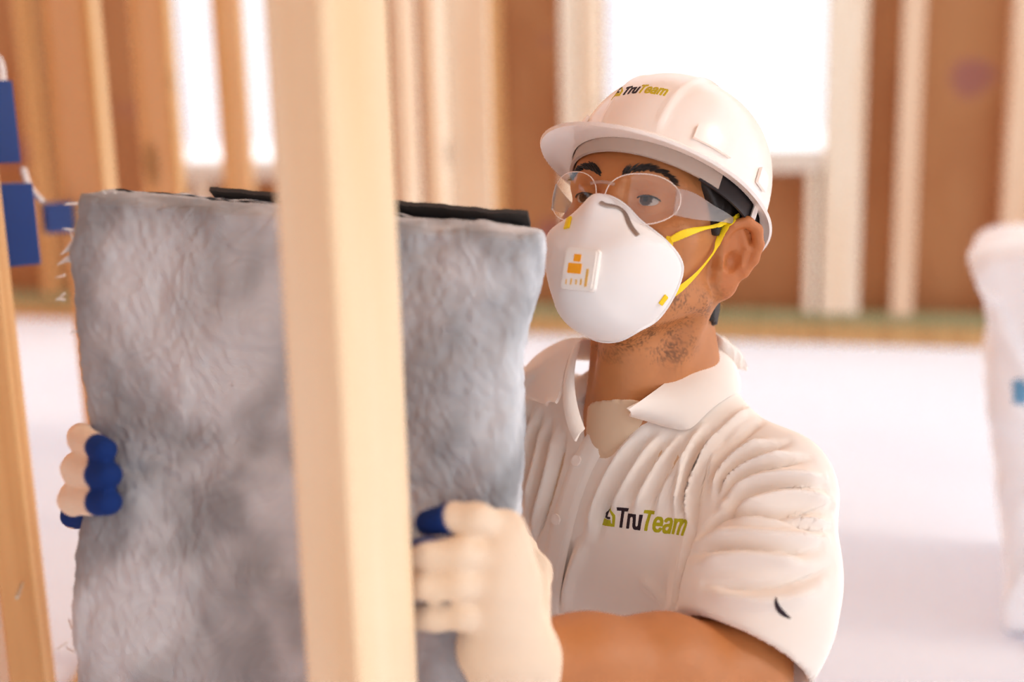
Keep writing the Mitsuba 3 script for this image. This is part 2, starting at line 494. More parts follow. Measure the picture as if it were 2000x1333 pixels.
fore, fex, fnf, fcc = lone_stud('wood_stud', 'large blurred pale pine stud in front of the insulation batt', 'pine_pale', 610, 666, 0.640, 0.0390, 0.089, 18)
left, lex, lnf, lcc = lone_stud('wood_stud', 'orange pine stud at the left edge of the photo with a nail in its face', 'pine_amber', 14, 1000, 1.23, 0.038, 0.089, -17)
s1, *_ = lone_stud('wood_stud', 'broad orange pine stud behind the top left corner of the batt, with a dark knot', 'pine_warm', 143, 200, 1.78, 0.089, 0.038, 16.7)
s2, *_ = lone_stud('wood_stud', 'pine stud immediately left of the tall bright window', 'pine_warm', 300, 200, 2.45, 0.089, 0.04, 10)
s3, *_ = lone_stud('wood_stud', 'narrow pine stud crossing in front of the tall bright window', 'pine_warm', 452, 200, 3.3, 0.089, 0.04, 4)
s4, *_ = lone_stud('wood_stud', 'pale pine stud showing directly right of the foreground stud', 'pine_cream', 775, 200, 2.9, 0.04, 0.089, 22)
s5, *_ = lone_stud('wood_stud', 'cream pine stud in the middle of the blurred group right of the foreground stud', 'pine_cream', 838, 200, 3.0, 0.04, 0.089, 20)
s6, *_ = lone_stud('wood_stud', 'widest cream stud of the blurred group, next to the plywood panel', 'pine_cream', 915, 200, 3.1, 0.12, 0.04, 6)
s7, *_ = lone_stud('wood_stud', 'pale stud cut off by the left edge, just behind the nailed orange stud', 'pine_cream', -20, 1200, 1.30, 0.036, 0.06, -17)
# the nail in the left stud
nl = P(36, 1160, 1.21)
put('nail', ribbon_tube(np.array([nl - lnf * 0.03, nl + lnf * 0.012]), 0.0022, sides=10), 'nail_steel', left, label='nail standing out of the face')


TRIM = []


def under(key, x, y, ex, w, d, label):
    m = placed(bevel_box(w, d, 0.038, 0.002), frame([x, y, 0.019], ex, np.cross([0, 0, 1], ex), [0, 0, 1]))
    TRIM.append(1)
    put(f'trim_{len(TRIM)}', m, 'plate_wood', None, label, kind='structure')


under('p', fcc[0] - 0.02, fcc[1], fex, 0.9, 0.089, 'bottom plate on the floor that carries the foreground pine stud')
under('p', lcc[0], lcc[1], lex, 0.25, 0.089, 'short bottom plate on the floor that carries the nailed left stud')
m_ = np.array([-0.80, 1.74]), np.array([-0.98, 3.3])
for a, b, lab in ((s1, None, 'bottom plate on the floor along the left run of studs'),):
    c_ = (P(143, 200, 1.82)[:2] + P(452, 200, 3.32)[:2]) / 2
    d_ = P(452, 200, 3.32)[:2] - P(143, 200, 1.82)[:2]; L_ = np.linalg.norm(d_); d_ /= L_
    under('p', c_[0], c_[1], [d_[0], d_[1], 0], L_ + 0.3, 0.12, lab)
c_ = (P(775, 200, 2.95)[:2] + P(915, 200, 3.12)[:2]) / 2
under('p', c_[0], c_[1], [1, 0, 0], 0.42, 0.16, 'bottom plate on the floor under the blurred group of cream studs')


# blue outlet boxes
def outlet_box(c, ex, ey, label, w=0.058, h=0.098, dep=0.075):
    """An open box: ex across, ey out of its open side; z up."""
    key = thing('electrical_box', label, 'electrical box', 'blue outlet boxes by the left studs')
    t = 0.004
    ez = np.array([0, 0, 1.0])
    outer = [bevel_box(w, t, h, 0.001)]                                  # back
    outer[0].apply_translation([0, -dep / 2 + t / 2, 0])
    for s in (-1, 1):
        a = bevel_box(t, dep, h, 0.001); a.apply_translation([s * (w / 2 - t / 2), 0, 0]); outer.append(a)
        b = bevel_box(w - 2 * t, dep, t, 0.001); b.apply_translation([0, 0, s * (h / 2 - t / 2)]); outer.append(b)
    M = frame(c, ex, ey, ez)
    put('body', placed(join(*outer), M), 'box_blue', key)
    for s in (-1, 1):
        e = bevel_box(0.012, 0.012, 0.012, 0.002); e.apply_translation([0, dep / 2 - 0.006, s * (h / 2 - 0.008)])
        put('screw_boss', placed(e, M), 'box_blue_dark', key)
    fl = bevel_box(0.004, 0.03, h * 0.9, 0.001); fl.apply_translation([-w / 2 - 0.002, -0.01, 0])
    put('side_flange', placed(fl, M), 'box_blue_dark', key)
    return key


ang = math.radians(48)
ex_, ey_ = np.array([math.cos(ang), -math.sin(ang), 0]), np.array([-math.sin(ang), -math.cos(ang), 0])
outlet_box(P(-6, 440, 1.30), ex_, ey_, 'blue plastic outlet box beside the left stud, the lower one of two at the edge')
outlet_box(P(-46, 240, 1.30), ex_, ey_, 'blue plastic outlet box cut off by the left edge, above the other one')
outlet_box(P(113, 425, 1.80), ex_, ey_, 'small distant blue outlet box left of the insulation batt', w=0.022, h=0.050, dep=0.045)
put('cable', ribbon_tube(spline(PP((46, 330, 1.36), (52, 352, 1.35), (66, 376, 1.33), (82, 392, 1.32)), 20), 0.005, 0.003, sides=8), 'cable_white', None, 'short white cable end sticking out above the lower blue outlet box', 'cable', 'white cable ends', smooth=True)
put('cable', ribbon_tube(spline(PP((-6, 110, 1.36), (4, 150, 1.35), (8, 200, 1.34), (22, 230, 1.33)), 20), 0.006, 0.004, sides=8), 'cable_white', None, 'white cable running down into the upper blue outlet box at the left edge', 'cable', 'white cable ends', smooth=True)

# ------------------------------------------------------------------ wrapped bundle at the right
def bundle():
    key = thing('wrapped_bundle', 'white plastic-wrapped bundle standing at the right edge of the photo', 'bundle')
    prof = [(1890, 520), (1905, 492), (1945, 478), (2000, 474), (2120, 476), (2200, 500), (2230, 700), (2225, 1000), (2210, 1290), (2190, 1345), (2060, 1350), (1975, 1345), (1968, 1290), (1962, 1200), (1950, 1050), (1938, 900), (1928, 800), (1922, 700), (1924, 630), (1918, 600), (1922, 575), (1938, 556), (1925, 545), (1900, 540)]
    c0 = P(1930, 800, 1.95)
    dr_ = (c0 - EYE) * [1, 1, 0]; dr_ /= np.linalg.norm(dr_); lat = np.array([dr_[1], -dr_[0], 0])
    pts = []
    for a, b in prof:
        ray = P(a, b, 1.0) - EYE
        q = EYE + ray * (((c0 - EYE) @ dr_) / (ray @ dr_))
        pts.append([(q - c0) @ lat, max(q[2], 0.0)])
    xz = np.array(pts)
    poly = Polygon(xz).buffer(0)
    def f(p):
        return None
    # lofted: outline shrinks and wobbles along its depth
    ring = np.array(poly.exterior.coords)[:-1]
    ring = spline(np.vstack([ring]), 160, closed=True)
    cen = ring.mean(0)
    layers = []
    for k, (dy, s) in enumerate(((0.0, 0.55), (0.004, 0.9), (0.03, 0.985), (0.1, 1.0), (0.25, 1.0), (0.4, 1.0), (0.5, 0.98), (0.53, 0.9), (0.535, 0.5))):
        r = cen + (ring - cen) * s
        q = c0 * [1, 1, 0] + r[:, :1] * lat + dy * dr_ + r[:, 1:2] * [0, 0, 1]
        w = meshkit.fbm(q * np.array([9, 9, 14.0]), 3, seed=5) - 0.5
        q[:, 0] += 0.03 * w; q[:, 1] += 0.02 * w
        q[:, 2] = np.maximum(q[:, 2], 0.002)
        layers.append(q)
    V = np.stack(layers, 1)
    m = trimesh.Trimesh(V.reshape(-1, 3), grid_faces(*V.shape[:2], True), process=False)
    v = np.vstack([m.vertices, layers[0].mean(0), layers[-1].mean(0)])
    n, nl_ = V.shape[:2]; f_ = list(map(tuple, m.faces))
    for i in range(n):
        j = (i + 1) % n
        f_ += [(len(v) - 2, j * nl_, i * nl_), (len(v) - 1, i * nl_ + nl_ - 1, j * nl_ + nl_ - 1)]
    m = trimesh.Trimesh(v, f_, process=False)
    if m.volume < 0: m.invert()
    put('wrap', m, 'wrap_white', key, smooth=40)
    global BUNDLE_MESH
    BUNDLE_MESH = m
    return key


BUNDLE = bundle()

# ------------------------------------------------------------------ insulation batt
LEDGE = [(157, 392), (143, 480), (133, 600), (146, 690), (158, 760), (170, 825), (186, 920), (162, 1030), (136, 1130), (130, 1250), (143, 1333), (152, 1500), (150, 1800)]
REDGE = [(1036, 474), (1034, 560), (1026, 620), (1014, 690), (1003, 780), (993, 880), (986, 960), (982, 1060), (980, 1150), (982, 1250), (986, 1333), (990, 1500), (1000, 1800)]
TOPC = [0.0, 0.0, 0.0, 0.0, 0.0]


def batt():
    key = thing('insulation_batt', 'grey fluffy insulation batt with a dark facing, held upright between two gloved hands', 'insulation')
    n = 220
    L = spline([P(a - 17, b, 0.875) for a, b in LEDGE], n); Rr = spline([P(a + 9, b, 0.832) for a, b in REDGE], n)
    keep = (L[:, 2] > -0.2)
    # straight down to the floor
    zL = np.linspace(0, 1, n)
    m = 240
    u = np.linspace(0, 1, m)
    across = Rr[:, None] - L[:, None]
    nf = np.cross(across[:, 0], [0, 0, 1.0]); nf /= np.linalg.norm(nf, axis=1, keepdims=True)
    if nf[0, 1] > 0: nf = -nf
    TH = 0.088
    # closed section: front (left to right), then the back (right to left), with round corners
    ths = np.linspace(0, 2 * np.pi, 2 * m, endpoint=False)
    ex = 0.16
    sx = np.sign(np.cos(ths)) * np.abs(np.cos(ths)) ** ex; sy = np.sign(np.sin(ths)) * np.abs(np.sin(ths)) ** 0.30
    # even spacing along the section
    d = np.r_[0, np.cumsum(np.hypot(np.diff(np.r_[sx, sx[0]]) * 2.2, np.diff(np.r_[sy, sy[0]]) * 0.5))]
    tt = np.interp(np.linspace(0, d[-1], 2 * m, endpoint=False), d, np.r_[ths, 2 * np.pi])
    sx = np.sign(np.cos(tt)) * np.abs(np.cos(tt)) ** ex; sy = np.sign(np.sin(tt)) * np.abs(np.sin(tt)) ** 0.30
    mid = (L + Rr) / 2; half = (Rr - L) / 2
    V = mid[:, None] + half[:, None] * sx[None, :, None] * -1 + nf[:, None] * (sy[None, :, None] * TH / 2 - TH / 2)
    V[:, :, :] = V
    # pull the rows so that the last one stands on the floor
    z0 = V[:, :, 2]
    V[:, :, 2] = np.maximum(z0, 0.003)
    last = np.argmax(mid[:, 2] < 0.01) if (mid[:, 2] < 0.01).any() else n - 1
    V = V[:last + 1]; mid = mid[:last + 1]
    q = V.reshape(-1, 3)
    lum = meshkit.fbm(q * np.array([16, 16, 9.0]), 3, seed=2) - 0.5
    tuft = meshkit.fbm(q * np.array([60, 60, 34.0]) + 3 * meshkit.noise(q * 18)[:, None], 3, seed=4) - 0.5
    fine = meshkit.noise(q * np.array([260, 260, 160.0]), 9) - 0.5
    base = trimesh.Trimesh(q, grid_faces(*V.shape[:2][::-1], True) if False else grid_faces_wrap_v(*V.shape[:2]), process=False)
    nn = np.array(base.vertex_normals)
    if (nn[m // 2] @ nf[0]) * 1 < 0: pass
    outw = q - np.repeat(mid - nf[:len(mid)] * TH / 2, V.shape[1], 0)
    s = np.sign((nn * outw).sum(1, keepdims=True)); nn = nn * np.where(s == 0, 1, s)
    q = q + nn * (0.020 * lum + 0.0045 * tuft + 0.0022 * fine)[:, None]
    q[:, 2] = np.maximum(q[:, 2], 0.002)
    Vq = q.reshape(V.shape)
    # caps
    top_c = Vq[0].mean(0) + np.array([0, 0, 0.004]); bot_c = Vq[-1].mean(0)
    f = [grid_faces_wrap_v(*V.shape[:2])]
    rows = [Vq.reshape(-1, 3)]
    k = V.shape[1]; nv = len(rows[0])
    # top as rings shrinking to a line, so that it can be tufted too
    ring_prev = np.arange(k)
    for s_ in (0.92, 0.75, 0.45, 0.1):
        r = top_c + (Vq[0] - top_c) * np.array([1, 1, 1]) * 1.0
        ax_ = half[0] / np.linalg.norm(half[0])
        along = ((Vq[0] - top_c) @ ax_)[:, None] * ax_
        r = top_c + along * (0.9 + 0.1 * s_) + (Vq[0] - top_c - along) * s_
        r[:, 2] += 0.004 + 0.008 * (meshkit.fbm(r * 50, 3, seed=8) - 0.5)
        rows.append(r); ids = nv + np.arange(k); nv += k
        j = np.roll(np.arange(k), -1)
        f.append(np.vstack([np.stack([ring_prev, ring_prev[j], ids[j]], 1), np.stack([ring_prev, ids[j], ids], 1)]))
        ring_prev = ids
    rows.append(bot_c[None]); lastrow = (len(V) - 1) * k + np.arange(k)
    f.append(np.stack([lastrow, np.roll(lastrow, -1), np.full(k, nv)], 1))
    me = trimesh.Trimesh(np.vstack(rows), np.vstack(f), process=False)
    trimesh.repair.fix_normals(me)
    put('fibre_body', me, 'batt_fibre', key, smooth=True)
    # dark facing on the back, standing a little above the fibre towards the right
    us = np.linspace(0.235, 0.965, 90)
    nb = V.shape[0]
    W = np.zeros((90, 40, 3))
    for j in range(40):
        i = int(round(j / 39 * (nb - 1)))
        Wp = L[i] + (Rr[i] - L[i]) * us[:, None] - nf[i] * (TH * (0.80 if j == 0 else 0.97))
        W[:, j] = Wp
    rag = 0.006 * meshkit.fbm(us[:, None] * np.array([[26.0, 3, 1]]), 3, seed=3)
    W[:, 0, 2] += 0.011 + rag + 0.004 * us
    W[:, 1, 2] = W[:, 0, 2] - 0.012
    W[:, 1, :2] = W[:, 0, :2] - nf[0][:2] * TH * 0.2
    W[:, :, 2] = np.maximum(W[:, :, 2], 0.004)
    put('facing', thick_sheet(W, 0.004), 'batt_facing', key, smooth=40, label='dark facing standing up behind the grey fibre')
    # loose fibres at the edges
    hairs = []
    for _ in range(110):
        edge = rng.random()
        if rng.random() < 0.45: continue
        if edge < 0.75:
            i = int(rng.random() ** 1.3 * 0.75 * nb); c = L[i] - nf[i] * TH * rng.uniform(0.0, 0.6); out = -half[i] / np.linalg.norm(half[i])
            d_ = out + rng.normal(0, .5, 3)
        else:
            t_ = rng.random() ** 1.5; c = L[0] + (Rr[0] - L[0]) * t_ - nf[0] * TH * rng.uniform(0, 0.9); d_ = np.array([0, 0, 1.0]) + rng.normal(0, .7, 3)
        d_ /= np.linalg.norm(d_); ln = rng.uniform(0.004, 0.010) * (0.7 if edge >= .75 else 1)
        if rng.random() < 0.04: ln *= 2
        bend = rng.normal(0, .3, 3)
        pts = [c - d_ * 0.004, c + d_ * ln * 0.5, c + (d_ + bend * 0.6) * ln]
        hairs.append(ribbon_tube(np.array(pts), 0.0011, sides=4, taper=[1, .8, .2]))
    for a, b, a2, b2 in ((150, 480, 118, 498), (150, 500, 112, 518), (146, 510, 122, 512), (152, 470, 128, 488), (215, 400, 200, 372), (230, 402, 222, 372)):
        pts = PP((a, b, .90), ((a + a2) / 2, (b + b2) / 2 - 3, .895), (a2, b2, .89))
        hairs.append(ribbon_tube(pts, 0.003, sides=6, taper=[1, .7, .15]))
    put('loose_fibre', join(*hairs), 'batt_fringe', key, kind='stuff', label='pale loose fibres along the edges')


def grid_faces_wrap_v(nr, nc):
    i, j = np.meshgrid(np.arange(nr - 1), np.arange(nc), indexing='ij')
    a = i * nc + j; b = (i + 1) * nc + j; a2 = i * nc + (j + 1) % nc; b2 = (i + 1) * nc + (j + 1) % nc
    return np.vstack([np.stack([a, b, b2], -1).reshape(-1, 3), np.stack([a, b2, a2], -1).reshape(-1, 3)])


batt()

# ------------------------------------------------------------------ the person
HM = np.stack([RT, -FW, UP], 1) @ Ro.from_euler('zxy', [33, 2, 9], degrees=True).as_matrix()   # head axes: x his left, y forward, z up
HO = P(1272, 478, 1.05)


def hw(q):
    return np.asarray(q, float) @ HM.T + HO


def hl(p):
    return (p - HO.astype(p.dtype)) @ HM.astype(p.dtype)


person = thing('person', 'worker in a white polo shirt and gloves holding a grey insulation batt upright', 'person')

TY = math.radians(42); TL = math.radians(6)
txl = np.array([math.cos(TY), -math.sin(TY), 0]); tyf0 = np.array([-math.sin(TY), -math.cos(TY), 0])
tz = np.array([0, 0, 1]) * math.cos(TL) + tyf0 * math.sin(TL); tyf = np.cross(txl, tz)
TM = np.stack([txl, tyf, tz], 1); TO = P(1262, 745, 1.085)


def tw(q):
    return np.asarray(q, float) @ TM.T + TO


def tl(p):
    return (p - TO.astype(p.dtype)) @ TM.astype(p.dtype)


def project(q):
    q = np.atleast_2d(q) - EYE; d = q @ FW
    return np.stack([1000 + FPX * (q @ RT) / d, 666.5 - FPX * (q @ UP) / d, d], 1)


JL = tw((0.147, 0.012, -0.086)); JR = tw((-0.147, 0.01, -0.080))
EL = P(1440, 1330, 0.92); WL = P(1005, 1292, 0.825)
ER = tw((-0.23, 0.10, -0.33)); WR = P(225, 960, 1.02)
HIPL, HIPR = tw((0.09, -0.01, -0.47)), tw((-0.09, -0.01, -0.47))

# --- head, neck, arms: one continuous skin surface
EYES = [(sx * 0.0315, 0.0745, 0.0265) for sx in (1, -1)]


def sd_head(q):
    d = ell(q, (0, -0.010, 0.052), (0.075, 0.096, 0.082))
    d = smin(d, ell(q, (0, 0.026, 0.000), (0.063, 0.068, 0.088)), 0.03)
    d = smin(d, cap(q, (0, 0.060, -0.082), (0, 0.066, -0.078), 0.021), 0.022)               # chin
    for s in (1, -1):
        d = smin(d, cap(q, (s * 0.055, 0.000, -0.048), (s * 0.018, 0.066, -0.080), 0.013, 0.015), 0.018)   # jaw line
        d = smin(d, ell(q, (s * 0.047, 0.056, 0.000), (0.022, 0.024, 0.018)), 0.018)           # cheekbone
        d = smin(d, cap(q, (s * 0.012, 0.088, 0.042), (s * 0.050, 0.066, 0.041), 0.010, 0.008), 0.012)   # brow
    d = smin(d, ell(q, (0, 0.055, 0.068), (0.055, 0.036, 0.045)), 0.025)                       # forehead
    for x, y, z in EYES:
        d = smax(d, -ell(q, (x * 1.0, y + 0.022, z), (0.018, 0.013, 0.0125)), 0.012)             # sockets
        lid = np.linalg.norm(q - np.array((x, y, z), q.dtype), axis=1) - 0.0142
        lid = smax(lid, -ell(q, (x, y + 0.014, z - 0.0012), (0.0128, 0.012, 0.0038)), 0.0012)
        d = smin(d, lid, 0.004)
    nose = chain(q, [(0, 0.089, 0.030), (0, 0.100, 0.012), (0, 0.109, -0.006), (0, 0.111, -0.012)], [0.0075, 0.0085, 0.0105, 0.0115], 0.006)
    for s in (1, -1):
        nose = smin(nose, ell(q, (s * 0.0125, 0.099, -0.015), (0.008, 0.011, 0.008)), 0.006)
    d = smin(d, nose, 0.010)
    d = smin(d, ell(q, (0, 0.090, -0.040), (0.024, 0.010, 0.005)), 0.006)                      # lips
    d = smin(d, ell(q, (0, 0.088, -0.050), (0.020, 0.010, 0.006)), 0.006)
    for s in (1, -1):                                                                          # ears
        c = np.array((0.0765, -0.014, -0.003))
        Rm = Ro.from_euler('zyx', [41, 8, -14], degrees=True).as_matrix()
        e = (q * np.array((s, 1, 1), q.dtype) - c.astype(q.dtype)) @ Rm.astype(q.dtype) / q.dtype.type(1.15)
        plate = ell(e, (0.002, -0.001, 0.004), (0.0055, 0.0165, 0.028))
        rim = chain(e, [(0.003, 0.010, 0.002), (0.005, 0.012, 0.014), (0.007, 0.006, 0.026), (0.009, -0.005, 0.0305), (0.010, -0.0145, 0.025), (0.010, -0.0185, 0.013), (0.009, -0.0175, 0.000), (0.007, -0.012, -0.012), (0.005, -0.004, -0.020)],
                    [0.0030, 0.0036, 0.0042, 0.0046, 0.0048, 0.0048, 0.0044, 0.0042, 0.004], 0.002)
        lobe = ell(e, (0.004, 0.001, -0.025), (0.0055, 0.0100, 0.0105))
        anti = chain(e, [(0.006, -0.004, 0.020), (0.0075, -0.0095, 0.008), (0.0065, -0.007, -0.006), (0.006, 0.000, -0.014)], [0.0028, 0.0036, 0.0036, 0.0032], 0.002)
        tragus = ell(e, (0.005, 0.0085, -0.005), (0.0045, 0.004, 0.006))
        ear = smin(smin(smin(plate, rim, 0.003), lobe, 0.006), smin(anti, tragus, 0.001), 0.003)
        ear = smax(ear, -ell(e, (0.010, 0.001, -0.004), (0.0085, 0.0068, 0.0095)), 0.003)
        d = smin(d, ear, 0.005)
    return d


NECK0, NECK1 = hw((0, -0.030, -0.02)), tw((0, -0.012, -0.03))
FORE = [(0.0, 0.040), (0.35, 0.046), (0.7, 0.039), (1.0, 0.031)]


def sd_body(p):
    q = hl(p)
    d = np.full(len(p), 9.0, p.dtype)
    hd = np.linalg.norm(q - np.array((0, 0, 0.02), p.dtype), axis=1) < 0.24
    if hd.any():
        d[hd] = sd_head(q[hd])
    nk = cap(p, NECK0, NECK1, 0.054, 0.057)
    nk = smin(nk, cap(p, hw((0, 0.022, -0.075)), tw((0, 0.045, -0.05)), 0.026, 0.036), 0.03)      # throat
    for s in (1, -1):
        nk = smin(nk, cap(p, hw((s * 0.058, -0.022, -0.03)), tw((s * 0.022, 0.055, -0.045)), 0.012, 0.011), 0.016)   # neck muscles
    d = smin(d, nk, 0.018)
    t = tl(p)
    tr = cap(t, (-0.12, 0.0, -0.095), (0.12, 0.0, -0.095), 0.040)
    tr = smin(tr, cap(t, (0, -0.03, 0.0), (0, -0.01, -0.12), 0.05, 0.07), 0.05)
    tr = smin(tr, ell(t, (0, 0.0, -0.20), (0.132, 0.070, 0.18)), 0.04)
    tr = smin(tr, ell(t, (0, 0.010, -0.40), (0.12, 0.080, 0.13)), 0.05)
    d = smin(d, tr, 0.035)
    for J, E_, W_ in ((JL, EL, WL), (JR, ER, WR)):
        arm = cap(p, J, E_, 0.040, 0.040)
        pts = [E_ + (W_ - E_) * k for k, _ in FORE]
        arm = smin(arm, chain(p, pts, [r for _, r in FORE], 0.02), 0.025)
        d = smin(d, arm, 0.03)
    return d


def axis(lo, hi, dense, h, H):
    g = [lo]
    while g[-1] < hi:
        g.append(g[-1] + (h if dense[0] <= g[-1] < dense[1] else H))
    return np.array(g)


def build_body():
    ks = np.array([JL, JR, EL, WL, ER, WR, HIPL, HO])
    lo, hi = ks.min(0) - 0.14, ks.max(0) + 0.16
    xs = axis(lo[0], hi[0], (HO[0] - 0.12, HO[0] + 0.13), 0.002, 0.005)
    ys = axis(lo[1], hi[1], (HO[1] - 0.14, HO[1] + 0.14), 0.002, 0.005)
    zs = axis(lo[2], hi[2], (HO[2] - 0.12, HO[2] + 0.10), 0.002, 0.005)
    me = surface(sd_body, None, None, None, xs, ys, zs)
    me = soften(me, 3)
    v = np.array(me.vertices)
    q = hl(v)
    col = np.tile([0.46, 0.175, 0.058], (len(v), 1))
    mott = meshkit.fbm(v * 60, 3, seed=3)[:, None]
    col *= 0.93 + 0.16 * mott
    near = np.linalg.norm(q, axis=1) < 0.17
    # redder ears and cheeks, stubble on jaw and throat (fine dark hairs)
    ear = near & (np.abs(q[:, 0]) > 0.0755)
    col[ear] = col[ear] * [1.06, 0.94, 0.92]
    jaw = near & (q[:, 2] < -0.03) & (q[:, 1] > -0.03)
    sp = meshkit.noise(v * 900, 5) * meshkit.fbm(v * 70, 2, seed=7)
    amt = np.clip((sp - 0.22) * 5, 0, 1) * np.clip((-0.03 - q[:, 2]) / 0.02, 0, 1) * np.clip((q[:, 1] + 0.03) / 0.03, 0, 1) * np.clip((0.125 + q[:, 2]) / 0.02, 0, 1)
    col[jaw] = (col * (1 - 0.62 * amt[:, None]))[jaw]
    put('body', me, 'skin', person, smooth=True, color=col)
    return me


BODY = build_body()

# --- eyes, brows, hair
for n_, c in enumerate(EYES):
    m = trimesh.creation.icosphere(4, 0.0131)
    v = np.array(m.vertices)
    gaze = np.array([-0.04, 1, 0.02]); gaze /= np.linalg.norm(gaze)
    a = np.degrees(np.arccos(np.clip((v / 0.0131) @ gaze, -1, 1)))
    col = np.tile([0.42, 0.35, 0.30], (len(v), 1))
    col[a < 29] = [0.05, 0.022, 0.010]; col[a < 12] = [0.004, 0.004, 0.004]
    m.vertices = hw(v + np.array(c))
    put('eyeball', m, 'eye_white', person, smooth=True, color=col, label='brown eye behind the safety glasses')

RAY = trimesh.ray.ray_pyembree.RayMeshIntersector(BODY) if hasattr(trimesh.ray, 'ray_pyembree') else BODY.ray


def drop(mesh_ray, o, d):
    """First hits of the rays (o, d): points, face ids, and which rays hit."""
    loc, ir, it = mesh_ray.intersects_location(o, d, multiple_hits=False)
    return loc, ir, it


def brow(s):
    hairs = []
    k = 150
    us = rng.random(k)
    arc = np.array([(0.011, 0.046), (0.022, 0.051), (0.036, 0.053), (0.052, 0.044)])
    A = spline(arc, 200)
    o, meta = [], []
    for u in us:
        a = A[int(u * 199)]
        wdt = 0.0029 * (1 - 0.55 * u)
        o.append([s * a[0], 0.2, a[1] + rng.uniform(-1, 1) * wdt]); meta.append(u)
    o = hw(np.array(o)); d = np.tile(-HM[:, 1], (k, 1))
    loc, ir, it = drop(RAY, o, d)
    for p, i in zip(loc, ir):
        u = meta[i]
        dirl = HM @ np.array([s * (0.6 + 0.5 * u), 0.18 - 0.5 * u, 0.75 - 1.0 * u]); dirl /= np.linalg.norm(dirl)
        ln = rng.uniform(0.005, 0.008)
        hairs.append(ribbon_tube(np.array([p - dirl * 0.001, p + dirl * ln * 0.5 + HM[:, 1] * 0.0012, p + dirl * ln + HM[:, 1] * 0.0006]), 0.00062, sides=4, taper=[1, .8, .2]))
    put('eyebrow', join(*hairs), 'hair', person, label='dark eyebrow')


brow(1); brow(-1)
for s in (1, -1):
    a = np.linspace(0.12, np.pi - 0.12, 24)
    c = np.array(EYES[0]) * [s, 1, 1]
    x_, z_ = 0.0124 * np.cos(a), -0.0012 + 0.0041 * np.sin(a)
    y_ = np.sqrt(np.maximum(0.0146 ** 2 - x_ ** 2 - z_ ** 2, 1e-6))
    put('eyelash', ribbon_tube(hw(np.stack([x_, y_, z_], 1) + c), 0.0008, 0.0010, HM[:, 1], sides=6, taper=np.sin(a) ** 0.4), 'hair', person, smooth=True)


def sd_hair(q):
    sk = ell(q, (0, -0.010, 0.052), (0.075, 0.096, 0.082))
    sk = smin(sk, ell(q, (0, 0.026, 0.000), (0.063, 0.068, 0.088)), 0.03)
    sk = smin(sk, cap(q, (0, -0.030, -0.02), (0, -0.045, -0.13), 0.054, 0.056), 0.018)
    w = (meshkit.fbm(q * np.array([120, 120, 40.0]), 2, seed=2) - 0.5).astype(q.dtype)
    d = sk - 0.006 - 0.004 * w
    x, y, z = np.abs(q[:, 0]), q[:, 1], q[:, 2]
    # where it grows: above the hairline, sideburns in front of the ears, nape
    top = 0.066 - z + np.clip(y - 0.02, 0, 1) * 0.55
    side = np.maximum(np.maximum(y - 0.050 + 0.75 * np.clip(0.050 - z, 0, 1), 0.010 + 0.012 * w - z), -0.2 - y)
    side = np.maximum(side, 0.012 - y - 0 * x)
    nape = np.maximum(y + 0.034, -0.066 + 0.02 * w - z)
    back = np.maximum(y - 0.034, 0.028 - z)
    reg = np.minimum(np.minimum(np.maximum(top, y - 0.072), side), np.minimum(nape, back))
    return smax(d, reg, 0.004)


hair = surface(sd_hair, np.array([-0.1, -0.13, -0.11]), np.array([0.1, 0.11, 0.16]), 0.0022)
hair.vertices = hw(hair.vertices)
put('hair', hair, 'hair', person, smooth=50, label='short black hair at the temple and nape')

# --- polo shirt
def sd_shirt0(p):
    t = tl(p)
    d = ell(t, (0, 0.006, -0.19), (0.158, 0.100, 0.20))
    d = smin(d, ell(t, (0, 0.020, -0.39), (0.158, 0.122, 0.17)), 0.06)
    for s in (1, -1):
        d = smin(d, cap(t, (0, -0.020, -0.050), (s * 0.138, 0.008, -0.084), 0.056, 0.052), 0.04)
    d = smin(d, cap(t, (0, -0.018, 0.000), (0, -0.01, -0.11), 0.060, 0.085), 0.04)
    d = smin(d, ell(t, (0.070, 0.068, -0.16), (0.080, 0.044, 0.09)), 0.05)
    d = smin(d, ell(t, (-0.070, 0.068, -0.16), (0.080, 0.044, 0.09)), 0.05)
    d = smax(d, -(t[:, 2] + 0.50), 0.01)
    d = smax(d, (t[:, 2] + 0.25 * t[:, 1] - 0.004) * 0.95, 0.004)
    sl = cap(p, JL + tw((0, 0, 0)) * 0, JL + (EL - JL) * 0.62, 0.056, 0.066)
    sl = smin(sl, cap(p, JL + (EL - JL) * 0.5, JL + (EL - JL) * 1.0, 0.066, 0.056), 0.03)
    n = HEM_N.astype(p.dtype)
    hem = (p - HEM_C.astype(p.dtype)) @ n
    sl = smax(sl, hem, 0.004)
    sr = smax(cap(p, JR, JR + (ER - JR) * 1.0, 0.078, 0.070), (p - (JR + (ER - JR) * 0.85).astype(p.dtype)) @ ((ER - JR) / np.linalg.norm(ER - JR)).astype(p.dtype), 0.004)
    return d, sl, sr


HEM_C = P(1422, 1245, 0.915)
HEM_N = (EL - JL) / np.linalg.norm(EL - JL)
HEM_N = HEM_N + 0.25 * (-RT); HEM_N /= np.linalg.norm(HEM_N)


def sd_shirt_solid(p):
    d, sl, sr = sd_shirt0(p)
    return smin(smin(d, sl, 0.028), sr, 0.028)


VNECK = None


